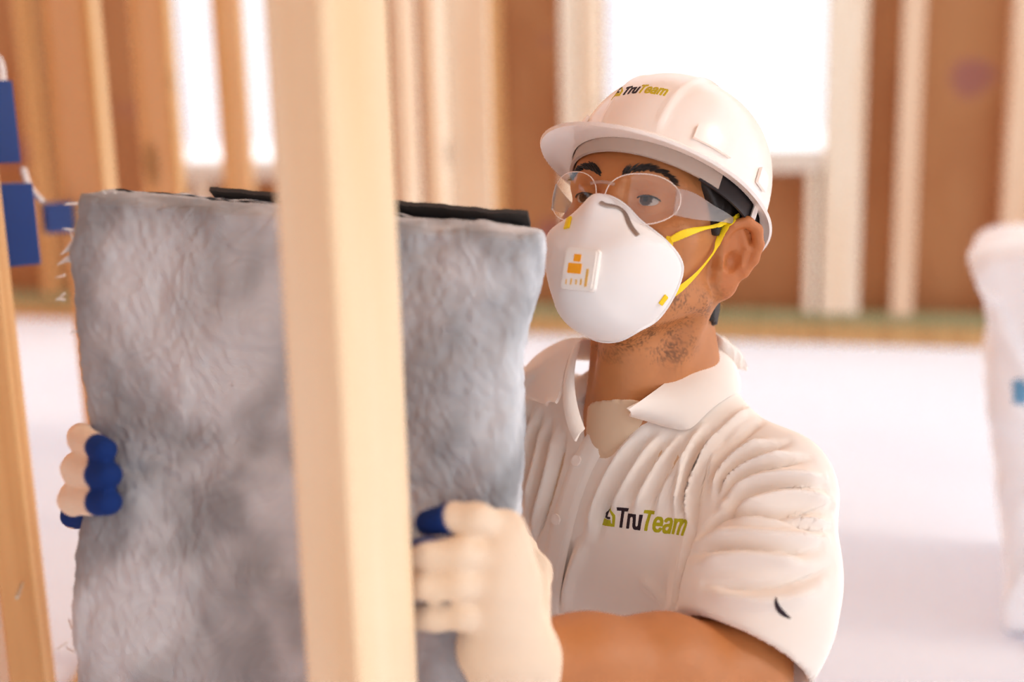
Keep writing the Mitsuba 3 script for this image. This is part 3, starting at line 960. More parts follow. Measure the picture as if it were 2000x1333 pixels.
def sd_shirt(p):
    d = sd_shirt_solid(p)
    # the sleeves are hollow at their hems
    for J, E_ in ((JL, EL), (JR, ER)):
        ax_ = (E_ - J) / np.linalg.norm(E_ - J)
        a = J + (E_ - J) * 0.62; b = J + (E_ - J) * 1.25
        d = smax(d, -cap(p, a, b, 0.050, 0.066), 0.002)
    if VNECK is not None:
        t = tl(p)
        near = (t[:, 1] > 0.02) & (t[:, 2] > -0.16)
        if near.any():
            x, z = t[near, 0], t[near, 2]
            s = poly_sd(x, z, VNECK)
            d[near] = np.maximum(d[near], -np.maximum(s, -(d[near] + 0.012)))
    return d


def poly_sd(x, z, poly):
    """Signed distance in the plane to a polygon, negative inside."""
    d = np.full(len(x), 9.0, np.float32); inside = np.zeros(len(x), bool)
    n = len(poly)
    for i in range(n):
        ax_, az = poly[i]; bx, bz = poly[(i + 1) % n]
        ex, ez = bx - ax_, bz - az
        h = np.clip(((x - ax_) * ex + (z - az) * ez) / (ex * ex + ez * ez), 0, 1)
        d = np.minimum(d, np.hypot(x - ax_ - h * ex, z - az - h * ez))
        c = ((az > z) != (bz > z)) & (x < (bx - ax_) * (z - az) / (bz - az + 1e-12) + ax_)
        inside ^= c
    return np.where(inside, -d, d)


SLO = np.minimum.reduce([JL, JR, EL, ER, HIPL, HIPR]) - 0.2; SHI = np.maximum.reduce([JL, JR, EL, TO]) + 0.17
COARSE = surface(sd_shirt_solid, SLO, SHI, 0.009)


def eye_rays(px):
    px = np.asarray(px, float)
    d = FW[None] + (px[:, :1] - 1000) / FPX * RT - (px[:, 1:2] - 666.5) / FPX * UP
    return np.tile(EYE, (len(px), 1)), d / np.linalg.norm(d, axis=1, keepdims=True)


def lay(px, mesh, lift=0.0, n=None, closed=False):
    """The points of a surface that lie on the lines of sight through px, as a smooth curve of n points, with their normals."""
    px = np.asarray(px, float)
    if n:
        px = spline(px, n, closed)
    o, d = eye_rays(px)
    loc, ir, it = mesh.ray.intersects_location(o, d, multiple_hits=False)
    out = np.full((len(px), 3), np.nan); nr = np.full((len(px), 3), np.nan)
    out[ir] = loc; nr[ir] = mesh.face_normals[it]
    ok = ~np.isnan(out[:, 0])
    nr = np.where((nr * (EYE - out)).sum(1, keepdims=True) < 0, -nr, nr)
    return out[ok] + nr[ok] * lift, nr[ok]


v_px = [(1124, 735), (1128, 790), (1138, 832), (1140, 860), (1162, 838), (1198, 812), (1232, 796), (1290, 750), (1320, 690), (1220, 690), (1140, 690)]
v3 = []
for q_ in v_px:
    h_, _ = lay([q_], COARSE)
    v3.append(h_[0] if len(h_) and q_[1] > 780 else P(q_[0], q_[1], 1.04))
v3 = np.array(v3)
VNECK = [(a, c) for a, b, c in (v3 - TO) @ TM]

# ridges (+) and creases (-) of the cloth, as curves on the shirt: height, half width, course
FOLDS = [
    (7, 9, [(1255, 838), (1205, 905), (1168, 985), (1150, 1050)]), (-5, 8, [(1268, 845), (1222, 915), (1188, 985), (1168, 1050)]),
    (7, 9, [(1288, 850), (1245, 915), (1210, 980), (1192, 1010)]), (-6, 8, [(1302, 856), (1262, 920), (1228, 985)]),
    (7, 9, [(1322, 856), (1290, 905), (1258, 965), (1240, 1005)]), (-6, 9, [(1338, 862), (1305, 915), (1278, 970), (1265, 1010)]),
    (5, 8, [(1345, 880), (1318, 920), (1296, 960), (1285, 1000)]),
    (9, 8, [(1372, 832), (1338, 900), (1326, 955), (1322, 1010)]), (-8, 7, [(1388, 838), (1354, 900), (1336, 960), (1334, 1020)]),
    (9, 7, [(1412, 838), (1372, 890), (1350, 940), (1345, 1020)]), (-9, 9, [(1440, 818), (1398, 870), (1368, 930), (1357, 1040)]),
    (8, 9, [(1470, 795), (1420, 835), (1392, 880), (1378, 930)]), (-8, 10, [(1495, 815), (1440, 855), (1405, 900), (1388, 950)]),
    (9, 8, [(1505, 860), (1445, 890), (1408, 930), (1392, 975)]), (-8, 8, [(1540, 862), (1470, 892), (1425, 925), (1400, 972)]),
    (9, 9, [(1550, 888), (1480, 905), (1432, 935), (1405, 985)]), (-9, 8, [(1585, 895), (1500, 912), (1450, 935), (1400, 990)]),
    (9, 12, [(1610, 932), (1530, 930), (1465, 945), (1415, 985)]), (-9, 9, [(1612, 955), (1540, 948), (1470, 965), (1420, 1000), (1375, 1040)]),
    (9, 13, [(1628, 985), (1545, 968), (1480, 985), (1420, 1008)]), (-8, 8, [(1622, 985), (1580, 998), (1500, 1004), (1420, 1008), (1370, 1050)]),
    (7, 12, [(1625, 1020), (1560, 1022), (1480, 1020), (1420, 1024)]), (-7, 8, [(1620, 1035), (1570, 1030), (1500, 1012), (1410, 1016)]),
    (8, 12, [(1610, 1052), (1540, 1052), (1470, 1048), (1405, 1050), (1365, 1062)]), (-8, 9, [(1600, 1070), (1530, 1078), (1460, 1070), (1400, 1072), (1355, 1080)]),
    (8, 14, [(1570, 1100), (1490, 1090), (1430, 1092), (1362, 1108)]), (-6, 9, [(1622, 1105), (1540, 1140), (1470, 1150), (1380, 1142)]),
    (6, 14, [(1600, 1148), (1520, 1172), (1440, 1168), (1370, 1150)]),
    (7, 8, [(1024, 790), (1003, 874), (988, 930)]), (-7, 7, [(1036, 795), (1012, 880), (996, 960)]),
    (7, 8, [(1046, 798), (1026, 874), (1000, 985)]), (-7, 7, [(1056, 808), (1038, 890), (1012, 1000)]),
    (7, 8, [(1064, 820), (1050, 900), (1028, 990)]), (-7, 7, [(1074, 826), (1060, 905), (1040, 1000), (1030, 1040)]),
    (7, 8, [(1086, 830), (1076, 900), (1056, 985), (1040, 1040)]), (-7, 7, [(1100, 850), (1090, 905), (1068, 985), (1046, 1060)]),
    (-8, 9, [(1350, 1015), (1340, 1080), (1325, 1130), (1318, 1190)]), (6, 12, [(1145, 1060), (1118, 1120), (1105, 1190)]), (-5, 10, [(1122, 1050), (1098, 1120), (1090, 1185)]),
    (4, 16, [(1250, 1130), (1290, 1165), (1310, 1190)]),
]


def fold_offset(v):
    out = np.zeros(len(v))
    for h, w, c in FOLDS:
        q, _ = lay(c, COARSE, n=60)
        if len(q) < 6:
            continue
        d, i = cKDTree(q).query(v, distance_upper_bound=0.03)
        ok = np.isfinite(d)
        u = i[ok] / (len(q) - 1)
        t = np.clip(np.minimum(u, 1 - u) / 0.22, 0, 1); t = 0.25 + 0.75 * t * t * (3 - 2 * t)
        ww = w / 2150.0
        out[ok] += h * 0.0013 * t * np.exp(-(d[ok] / ww) ** 2)
    dv, _ = cKDTree(spline(v3, 300, closed=True)).query(v)
    return out * np.clip((dv - 0.004) / 0.012, 0, 1)


def build_shirt():
    me = surface(sd_shirt, SLO, SHI, 0.0034)
    me = soften(me, 2)
    v = np.array(me.vertices); n = np.array(me.vertex_normals)
    soft = (meshkit.fbm(v * 11, 2, seed=4) - 0.5) * 0.010
    v = v + n * (fold_offset(v) + soft)[:, None]
    me.vertices = v
    put('polo_shirt', me, 'polo_knit', person, smooth=True, label='white short-sleeved polo shirt with many soft folds')
    return me


SHIRT = build_shirt()
SH = f'{person}__polo_shirt'


def sd_tee(p):
    t = tl(p)
    d = sd_shirt_solid(p) + 0.0065
    d = smin(d, smin(cap(p, hw((0, 0.022, -0.075)), tw((0, 0.045, -0.05)), 0.0285, 0.0385), cap(p, NECK0, NECK1, 0.0565, 0.0595), 0.03), 0.008)
    cut = (p - P(1195, 772, 1.0).astype(p.dtype)) @ TEE_N.astype(p.dtype)
    d = smax(d, cut, 0.002)
    return np.maximum(np.maximum(d, np.abs(t[:, 0]) - 0.085), np.maximum(-0.17 - t[:, 2], -0.02 - t[:, 1]))


TEE_N = UP * 0.93 + FW * 0.20 + RT * 0.05; TEE_N /= np.linalg.norm(TEE_N)
tee = surface(sd_tee, TO + np.array([-0.16, -0.2, -0.2]), TO + np.array([0.16, 0.14, 0.09]), 0.003)
put('undershirt', soften(tee, 2), 'tee_cotton', person, smooth=60, label='tan undershirt neckline inside the open collar')


def leaf(inner, outer, bulge, nu=50, nv=14, th=0.0028, push=0.0):
    """A collar leaf between two edges given as 3-D curves."""
    A = spline(inner, nu); B_ = spline(outer, nu)
    s = np.linspace(0, 1, nv)[None, :, None]
    V = A[:, None] * (1 - s) + B_[:, None] * s
    nrm = np.cross(np.gradient(V, axis=0), np.gradient(V, axis=1)); nrm /= np.linalg.norm(nrm, axis=2, keepdims=True)
    if (nrm.mean((0, 1)) @ (EYE - V.mean((0, 1)))) < 0: nrm = -nrm
    V = V + nrm * (bulge * np.sin(np.pi * np.clip(s, 0, 1)) ** 0.8)
    return thick_sheet(V, th, flip=((np.cross(V[1, 0] - V[0, 0], V[0, 1] - V[0, 0])) @ (EYE - V[0, 0]) < 0))


def on_shirt(px, lift=0.004):
    q, _ = lay(px, SHIRT, lift)
    return q


# left leaf (right in the photo): fold line round the neck, then the outer edge on the shirt
near_fold = PP((1408, 655, 1.16), (1392, 666, 1.12), (1368, 690, 1.085), (1325, 728, 1.045), (1278, 764, 1.012), (1228, 800, 0.985))
near_edge = np.vstack([PP((1432, 712, 1.15)), PP((1447, 757, 1.10)), on_shirt([(1408, 790), (1372, 822), (1350, 846)], 0.005), on_shirt([(1312, 840), (1275, 828), (1240, 806)], 0.0045)])
put('collar_leaf', leaf(near_fold, near_edge, 0.007), 'polo_knit', SH, smooth=40, label='spread collar leaf on the right')
far_fold = PP((1140, 662, 1.125), (1124, 676, 1.10), (1110, 700, 1.07), (1100, 735, 1.045), (1090, 775, 1.03), (1084, 786, 1.025))
far_edge = np.vstack([PP((1062, 690, 1.14), (1020, 725, 1.115), (1003, 752, 1.10)), on_shirt([(1006, 778), (1042, 786), (1074, 791)], 0.005)])
put('collar_leaf', leaf(far_fold, far_edge, 0.006), 'polo_knit', SH, smooth=40, label='collar leaf on the left in warm shade')
# the stands inside the leaves, against the neck
st_in = PP((1134, 672, 1.085), (1126, 700, 1.055), (1122, 740, 1.035), (1126, 782, 1.02), (1143, 838, 1.0))
st_out = PP((1126, 671, 1.10), (1112, 700, 1.069), (1102, 738, 1.043), (1100, 786, 1.022), (1122, 862, 0.993))
put('collar_stand', leaf(st_in, st_out, 0.003), 'polo_knit', SH, smooth=40)
bk_in = np.array([near_fold[0], tw((0.040, -0.072, 0.034)), tw((0.0, -0.085, 0.038)), tw((-0.040, -0.066, 0.034)), far_fold[0]])
bk_out = np.array([near_edge[0], tw((0.055, -0.105, -0.012)), tw((0.0, -0.118, -0.014)), tw((-0.06, -0.098, -0.012)), far_edge[0]])
put('collar_leaf', leaf(bk_in, bk_out, 0.006), 'polo_knit', SH, smooth=40)


def strip_on(px, width, lift, th, mat, name, mesh, parent, label=None, n=70):
    """A flat band of cloth along a curve on a surface, its right edge along px."""
    q, nr = lay(px, mesh, n=n)
    k = 7
    t = np.gradient(q, axis=0); t /= np.linalg.norm(t, axis=1, keepdims=True)
    nr = np.array([np.mean(nr[max(0, i - 4):i + 5], 0) for i in range(len(nr))]); nr /= np.linalg.norm(nr, axis=1, keepdims=True)
    side = np.cross(t, nr)
    rows = []
    for j in range(k):
        u = j / (k - 1)
        rows.append(q + side * ((u - 0.5) * width) + nr * (lift * min(1, 6 * min(u, 1 - u) + 0.15)))
    V = np.stack(rows, 1)
    m = thick_sheet(V, th, flip=np.cross(V[1, 0] - V[0, 0], V[0, 1] - V[0, 0]) @ (EYE - V[0, 0]) < 0)
    return put(name, m, mat, parent, label, smooth=40)


q, nr = lay([(1990, 742), (1993, 765), (1992, 790)], BUNDLE_MESH, 0.001, n=12)
if len(q) > 3:
    put('print_mark', ribbon_tube(q, 0.012, 0.001, nr, sides=8), 'wrap_print', BUNDLE, smooth=40, label='blue printed mark on the plastic')
strip_on([(1215, 808), (1176, 848), (1140, 905), (1115, 970), (1098, 1030), (1080, 1110), (1072, 1185)], 0.027, 0.0035, 0.003, 'polo_knit', 'placket', SHIRT, SH, 'button placket')
for a in ((1131, 903), (1092, 1014)):
    q, nr = lay([a], SHIRT, 0.0052)
    m = trimesh.creation.cylinder(0.0055, 0.002, sections=28)
    z_ = nr[0]; x_ = np.cross(z_, [0.2, 0.1, 1]); x_ /= np.linalg.norm(x_)
    put('button', placed(m, frame(q[0], x_, np.cross(z_, x_), z_)), 'button_resin', SH, smooth=30)
# sleeve hem band
hem_px = [(1312, 1192), (1350, 1190), (1392, 1192), (1432, 1216), (1468, 1262), (1492, 1315)]


def decal(m, o_px, x_px, h_px, mesh, mat, name, parent, width, height, lift=0.0008, label=None, base=None):
    """Lettering m (in its own xy plane, width x height) laid on a surface: its base line runs from o_px to x_px."""
    if base is None:
        (o,), _ = lay([o_px], mesh); (x,), _ = lay([x_px], mesh); (h,), _ = lay([h_px], mesh)
    else:
        o, x, h = base
    ex = x - o; ey = h - o
    nz = np.cross(ex, ey); nz /= np.linalg.norm(nz)
    if nz @ (EYE - o) < 0: nz = -nz
    m = m.copy()
    for _ in range(3):
        if m.edges_unique_length.max() < 0.003: break
        m = m.subdivide()
    v = np.array(m.vertices)
    q = o + v[:, :1] / width * ex + v[:, 1:2] / height * ey + nz * 0.08
    loc, ir, it = mesh.ray.intersects_location(q, np.tile(-nz, (len(q), 1)), multiple_hits=False)
    out = q - nz * 0.08
    out[ir] = loc
    zt = (v[:, 2] - v[:, 2].min()) / max(np.ptp(v[:, 2]), 1e-9)
    m.vertices = out + nz * (lift * (zt[:, None] * 1.0 - 0.3))
    return put(name, m, mat, parent, label)


def word(text, height):
    m = meshkit.text_mesh(text, height, 0.001, True)
    return join(m, placed(m, trimesh.transformations.translation_matrix([0.045 * height, 0.0, 0])))


def sheet(poly):
    return trimesh.creation.extrude_polygon(poly, 0.001)


def house(s=1.0):
    """The emblem: a dark roof line over a house, its right wall and base lime."""
    dark = Polygon([(0.05, 0.34), (0.05, 0.60), (0.46, 1.0), (0.56, 0.92), (0.17, 0.56), (0.17, 0.44), (0.60, 0.44), (0.60, 0.34)])
    lime = Polygon([(0.0, 0.0), (0.0, 0.14), (0.72, 0.14), (0.72, 0.50), (0.52, 0.78), (0.56, 0.90), (0.86, 0.54), (0.86, 0.0)]).union(sbox(0.0, 0.10, 0.62, 0.30))
    return sheet(affinity.scale(dark, s, s, origin=(0, 0))), sheet(affinity.scale(lime, s, s, origin=(0, 0)))


def logo(mesh, parent, o, x, h, dark='logo_dark', lime='logo_lime', base=None):
    """Emblem and word mark on one base line; all share the unit in which the capitals are 1 high."""
    a, b = house(1.15)
    t1 = word('Tru', 1.0); t1.apply_scale([0.80, 1.0, 1.0]); t1.apply_translation([1.06, 0.04, 0])
    w1 = t1.bounds[1][0]
    t2 = word('Team', 1.0); t2.apply_scale([0.80, 1.0, 1.0]); t2.apply_translation([w1 - 0.03, 0.04, 0])
    W_ = t2.bounds[1][0]
    for m, mat, nm in ((a, dark, 'emblem_roof'), (b, lime, 'emblem_base'), (t1, dark, 'dark_lettering'), (t2, lime, 'lime_lettering')):
        if nm.startswith('emblem'): m = m.subdivide()
        decal(m, o, x, h, mesh, mat, nm, parent, W_, 1.0, base=base)


logo(SHIRT, SH, (1177, 1026), (1334, 1048), (1182, 990))
sw = spline(np.array([(1516, 1168), (1517, 1182), (1526, 1196), (1545, 1209)]), 24)
q, nr = lay(sw, SHIRT, 0.0006)
put('sleeve_mark', ribbon_tube(q, 0.0022, 0.0008, nr, sides=8, taper=np.sin(np.linspace(0.12, np.pi - 0.02, len(q))) ** 0.8), 'logo_dark', SH, smooth=True, label='small dark curved mark on the sleeve')

# --- trousers and boots (he sits on his heels)
LEGF = np.array([0.42, -0.90, 0]) / np.linalg.norm([0.42, -0.90, 0])
LEGS = np.array([LEGF[1] * -1, LEGF[0], 0])          # sideways, to his left
hipc = (HIPL + HIPR) / 2
LEG = []
for s in (1, -1):
    hip = hipc + LEGS * s * 0.085; hip[2] = 0.225
    knee = hip + LEGF * 0.40 + LEGS * s * 0.07; knee[2] = 0.075
    ank = hip - LEGF * 0.05 + LEGS * s * 0.02; ank[2] = 0.062
    toe = ank - LEGF * 0.15; toe[2] = 0.048
    LEG.append((hip, knee, ank, toe))


def sd_legs(p):
    d = cap(p, LEG[0][0], LEG[1][0], 0.115)
    d = smin(d, cap(p, hipc * [1, 1, 0] + [0, 0, 0.24], tw((0, 0.0, -0.46)), 0.125, 0.115), 0.05)
    for hip, knee, ank, toe in LEG:
        d = smin(d, cap(p, hip, knee, 0.092, 0.068), 0.03)
        d = smin(d, cap(p, knee, ank, 0.066, 0.05), 0.012)
    w = (meshkit.fbm(p * 22, 2, seed=6) - 0.5).astype(p.dtype) * 0.012
    return smax(d + w, 0.006 - p[:, 2], 0.004)


allp = np.array([q for l in LEG for q in l])
tro = surface(sd_legs, allp.min(0) * [1, 1, 0] - [0.14, 0.14, 0.02], allp.max(0) * [1, 1, 0] + [0.16, 0.16, 0.42], 0.009)
put('trousers', tro, 'trouser_cloth', person, smooth=True)
for hip, knee, ank, toe in LEG:
    def sd_boot(p, ank=ank, toe=toe):
        d = smin(cap(p, ank + LEGF * 0.03, ank - LEGF * 0.03, 0.052, 0.05), cap(p, ank, toe, 0.046, 0.040), 0.02)
        return smax(d, 0.004 - p[:, 2], 0.004)
    lo_, hi_ = np.minimum(ank, toe) - 0.1, np.maximum(ank, toe) + 0.1
    put('boot', surface(sd_boot, lo_, hi_, 0.006), 'strap_black', person, smooth=True)

# --- gloves
BEIGE, BLUE = np.array([0.78, 0.63, 0.48]), np.array([0.010, 0.036, 0.18])


def glove(fingers, palm, cuff, thumb, grip, label, tips, res=0.0021):
    """fingers: joint lists (base .. tip) with radii; palm: capsules (a, b, ra, rb); cuff: chain; grip: direction from the hand to what it holds."""
    def f(p):
        d = None
        for a, b, ra, rb in palm:
            e = cap(p, a, b, ra, rb); d = e if d is None else smin(d, e, 0.016)
        for pts, rs in fingers:
            e = chain(p, pts, rs, 0.004); d = smin(d, e, 0.0045)
        if thumb:
            d = smin(d, chain(p, thumb[0], thumb[1], 0.008), 0.012)
        d = smin(d, chain(p, cuff[0], cuff[1], 0.02), 0.012)
        a, b = cuff[0][-2], cuff[0][-1]; n = (b - a) / np.linalg.norm(b - a)
        return smax(d, (p - b.astype(p.dtype)) @ n.astype(p.dtype), 0.004)
    allq = np.array([q for pts, _ in fingers for q in pts] + [x for c in palm for x in c[:2]] + list(cuff[0]) + (list(thumb[0]) if thumb else []))
    me = soften(surface(f, allq.min(0) - 0.055, allq.max(0) + 0.055, res), 3)
    v, n = np.array(me.vertices), np.array(me.vertex_normals)
    # creases of the knit
    v = v + n * ((meshkit.fbm(v * 70, 2, seed=9) - 0.5) * 0.0022)[:, None]
    me.vertices = v
    blue = np.zeros(len(v))
    side = n @ grip
    blue = np.maximum(blue, np.clip((side - 0.16) / 0.08, 0, 1))
    under_ = n @ ((-RT * 0.62 - UP * 0.52 + FW * 0.58) if grip @ FW > 0.6 else grip)
    blue = np.maximum(blue, np.clip((under_ - 0.62) / 0.06, 0, 1))
    for (pts, rs), reach in zip(fingers, tips):
        d_tip = np.linalg.norm(v - pts[-1], axis=1)
        t = np.clip((reach - d_tip) / 0.002, 0, 1)
        blue = np.maximum(blue, t)
    dc = ((v - cuff[0][1]) @ ((cuff[0][-1] - cuff[0][1]) / np.linalg.norm(cuff[0][-1] - cuff[0][1])))
    blue[dc > 0] = 0
    col = BEIGE * (1 - blue[:, None]) + BLUE * blue[:, None]
    put('work_glove', me, 'glove_knit', person, label, smooth=True, color=col)


fr = [0.0122, 0.0113, 0.0108, 0.0096]
Lf = [
    (PP((985, 1040, .785), (932, 1014, .768), (880, 1012, .775), (836, 1022, .792)), fr),
    (PP((978, 1090, .776), (905, 1082, .762), (840, 1081, .768), (775, 1084, .780)), fr),
    (PP((972, 1145, .775), (900, 1143, .762), (838, 1144, .768), (773, 1146, .780)), fr),
    (PP((968, 1200, .780), (910, 1202, .768), (850, 1204, .775), (785, 1207, .786)), [.0118, .0112, .0105, .009]),
]
Lw = P(985, 1258, .80)
Lpalm = [(Lf[0][0][0], P(992, 1140, .795), .017, .021), (P(992, 1140, .795), Lw, .021, .028), (Lf[1][0][0], Lw, .018, .026), (Lf[2][0][0], Lw, .018, .026), (Lf[3][0][0], P(960, 1265, .80), .017, .021)]
Lcuff = (np.array([Lw, P(1002, 1290, .812), P(1012, 1345, .835)]), [.027, .032, .036])
Lth = (PP((1030, 1190, .83), (1040, 1120, .885), (1015, 1075, .93), (975, 1070, .94)), [.018, .0155, .0135, .0115])
glove(Lf, Lpalm, Lcuff, Lth, FW * 0.8 - RT * 0.35 - UP * 0.45, 'cream knit work glove with blue rubber palm on the hand at the right edge of the batt', (0.033, 0.016, 0.016, 0.016))

Rf = [
    (PP((205, 850, .975), (158, 852, .925), (160, 858, .873), (205, 880, .846)), [.0105, .0105, .0108, .0095]),
    (PP((205, 905, .985), (152, 912, .930), (154, 918, .868), (212, 930, .843)), [.0125, .0125, .0130, .0105]),
    (PP((210, 965, .985), (146, 970, .930), (148, 976, .868), (212, 982, .843)), [.0125, .0125, .0130, .0105]),
    (PP((215, 1015, .985), (146, 1008, .950), (143, 1006, .925), (165, 1004, .91)), [.0110, .0105, .0100, .0085]),
]
Rw = P(245, 985, 1.03)
Rpalm = [(Rf[0][0][0], Rw, .017, .026), (Rf[1][0][0], Rw, .018, .026), (Rf[2][0][0], Rw, .018, .026), (Rf[3][0][0], Rw, .016, .024)]
Rcuff = (np.array([Rw, Rw + (ER - WR) / np.linalg.norm(ER - WR) * 0.02, Rw + (ER - WR) / np.linalg.norm(ER - WR) * 0.075]), [.030, .034, .038])
Rth = (PP((245, 900, 1.0), (262, 860, .985), (275, 830, .975)), [.016, .014, .012])
glove(Rf, Rpalm, Rcuff, Rth, RT * 0.85 + FW * 0.45 - UP * 0.3, 'cream knit work glove with blue rubber palm, curled round the left edge of the batt', (0.019, 0.021, 0.020, 0.03))

# ------------------------------------------------------------------ hard hat
hat = thing('hard_hat', 'white hard hat with a dark and green logo, worn by the worker', 'hard hat')
HATM = HM @ Ro.from_euler('zxy', [-0.7, 14.3, 3.5], degrees=True).as_matrix()
HATO = hw((0.0041, -0.0069, 0.0521))
HA_F, HA_B, HB, HH_ = 0.1157, 0.1157, 0.0945, 0.1125


def hatw(q):
    return np.asarray(q, float) @ HATM.T + HATO


def hat_surface(nphi=240, nt=46, nb=9):
    phi = np.linspace(0, 2 * np.pi, nphi, endpoint=False)
    A = np.where(np.cos(phi) > 0, HA_F, HA_B)
    t = np.linspace(0.02, 1, nt)
    rho = np.sin(t * np.pi / 2) ** 0.90; ze = np.cos(t * np.pi / 2) ** 0.80
    X = HB * np.sin(phi)[:, None] * rho; Y = A[:, None] * np.cos(phi)[:, None] * rho; Z = np.broadcast_to(HH_ * ze, X.shape).copy()
    Y = Y - 0.010 * ze
    V = np.stack([X, Y, Z], -1)
    c = np.clip(np.cos(phi), 0, 1)
    bw = 0.010 + 0.038 * c ** 1.6 + 0.006 * np.clip(-np.cos(phi), 0, 1) ** 2
    drop = 0.004 + 0.012 * c ** 1.2 + 0.012 * np.clip(-np.cos(phi), 0, 1) ** 2
    s = np.linspace(0, 1, nb + 1)[1:]
    dirx = np.stack([np.sin(phi) * (0.9), np.cos(phi)], 1); dirx /= np.linalg.norm(dirx, axis=1, keepdims=True)
    bx = V[:, -1, None, :2] + dirx[:, None] * (bw[:, None] * (s ** 0.9))[:, :, None]
    bz = -(drop[:, None] * s ** 1.5)
    # the side rim dips from front to back
    Bm = np.concatenate([bx, bz[:, :, None]], -1)
    V = np.concatenate([V, Bm], 1)
    # two ribs from brim to crown and a raised panel between them
    x, y = V[:, :, 0], V[:, :, 1]
    n = V / np.linalg.norm(V, axis=2, keepdims=True)
    fade = np.clip((V[:, :, 2] - 0.004) / 0.014, 0, 1)
    off = 0.0026 * np.exp(-((np.abs(x) - 0.028) / 0.0034) ** 2) + 0.0012 * np.clip((0.028 - np.abs(x)) / 0.006, 0, 1)
    V = V + n * (off * fade)[:, :, None]
    return V


HV = hat_surface()
HVw = hatw(HV.reshape(-1, 3)).reshape(HV.shape)
crown = np.repeat(hatw([[0, -0.010, HH_ + 0.0012]])[:, None], 1, 0)
HVw = np.concatenate([np.repeat(crown, HV.shape[0], 0), HVw], 1)
shell = thick_sheet(HVw, 0.0030, closed_u=True)
if ((HVw[0, 20] - HATO) @ np.array(trimesh.Trimesh(HVw.reshape(-1, 3), grid_faces(*HVw.shape[:2], True), process=False).vertex_normals)[20]) < 0:
    shell = thick_sheet(HVw, 0.0030, closed_u=True, flip=True)
put('shell', shell, 'shell_white', hat, smooth=45)
HATSURF = trimesh.Trimesh(HVw.reshape(-1, 3), grid_faces(*HVw.shape[:2], True), process=False)
if HATSURF.face_normals[3000] @ (HATSURF.triangles_center[3000] - HATO) < 0: HATSURF.invert()
logo(HATSURF, hat, None, None, None, 'logo_dark', 'logo_gold', base=(hatw((-0.033, 0.10, 0.042)), hatw((0.0215, 0.10, 0.046)), hatw((-0.033, 0.094, 0.0535))))


def hat_ring(a, b, z0, z1, f0, f1, th, cy=0.0, tilt=0.0, n=120, lean=0.0):
    """A band inside the hat between the angles f0 and f1 (degrees from the front, to his left)."""
    full = abs(f1 - f0) >= 360
    ph = np.radians(np.linspace(f0, f1, n, endpoint=not full))
    zz = np.linspace(z0, z1, 8)
    V = np.stack([np.stack([(a + lean * (z - z0)) * np.sin(ph), cy + (b + lean * (z - z0)) * np.cos(ph), z + tilt * np.cos(ph)], -1) for z in zz], 1)
    Vw = hatw(V.reshape(-1, 3)).reshape(V.shape)
    fl = np.cross(V[1, 0] - V[0, 0], V[0, 1] - V[0, 0]) @ V[0, 0] < 0
    return thick_sheet(Vw, th, closed_u=full, flip=fl)


put('headband', hat_ring(0.0872, 0.1095, -0.017, 0.010, 48, 262, 0.0022), 'strap_black', hat, smooth=40, label='black suspension band')
put('sweatband', hat_ring(0.0872, 0.1100, -0.015, 0.017, -100, 60, 0.0030), 'sweatband', hat, smooth=40, label='grey sweatband across the forehead')
for f in (35, 90, 145, 215, 270, 325):
    a = np.radians(f)
    pts = hatw([[0.0885 * np.sin(a), 0.108 * np.cos(a), 0.006], [0.0875 * np.sin(a), 0.106 * np.cos(a), 0.022], [0.077 * np.sin(a), 0.092 * np.cos(a), 0.056], [0.042 * np.sin(a), 0.050 * np.cos(a) - 0.006, 0.087]])
    nr = hatw([[np.sin(a), np.cos(a), 0.3]])[0] - HATO
    put('suspension_strap', ribbon_tube(spline(pts, 20), 0.009, 0.0010, nr, sides=10), 'strap_black', hat, smooth=40)


def boss(f0, f1, t0, t1, lift, name):
    """A raised plate moulded on the shell."""
    n, m = 16, 10
    ph = np.linspace(np.radians(f0), np.radians(f1), n); tt = np.linspace(t0, t1, m)
    A = np.where(np.cos(ph) > 0, HA_F, HA_B)
    rho = np.sin(tt * np.pi / 2) ** 0.90; ze = np.cos(tt * np.pi / 2) ** 0.80
    V = np.stack([HB * np.sin(ph)[:, None] * rho, A[:, None] * np.cos(ph)[:, None] * rho, np.broadcast_to(HH_ * ze, (n, m))], -1)
    V[:, :, 1] -= 0.010 * ze
    nn = V / np.array([HB, HA_F, HH_]) ** 2; nn /= np.linalg.norm(nn, axis=2, keepdims=True)
    V = V + nn * lift
    Vw = hatw(V.reshape(-1, 3)).reshape(V.shape)
    fl = np.cross(V[1, 0] - V[0, 0], V[0, 1] - V[0, 0]) @ V[0, 0] < 0
    put(name, thick_sheet(Vw, lift + 0.002, flip=fl), 'shell_white', hat, smooth=30)


boss(36, 58, 0.885, 0.955, 0.0010, 'accessory_slot')
boss(80, 90, 0.88, 0.955, 0.0010, 'accessory_slot')
boss(-58, -36, 0.885, 0.955, 0.0010, 'accessory_slot')
for f in (92, -92):
    a = np.radians(f)
    c = np.array([0.0925 * np.sin(a), 0.112 * np.cos(a), -0.004])
    m = bevel_box(0.009, 0.004, 0.022, 0.0018)
    ex = np.array([np.cos(a), -np.sin(a), 0]); ey = np.array([np.sin(a), np.cos(a), 0])
    put('suspension_key', placed(m, frame(hatw(c[None])[0], HATM @ ex, HATM @ ey, HATM @ [0, 0, 1])), 'shell_white', hat, smooth=30)
kn = trimesh.creation.cylinder(0.017, 0.016, sections=36)
put('ratchet_knob', placed(kn, frame(hatw([[0, -0.112, -0.03]])[0], HATM @ [1, 0, 0], HATM @ [0, 0, 1], HATM @ [0, -1, 0])), 'strap_black', hat, smooth=30)

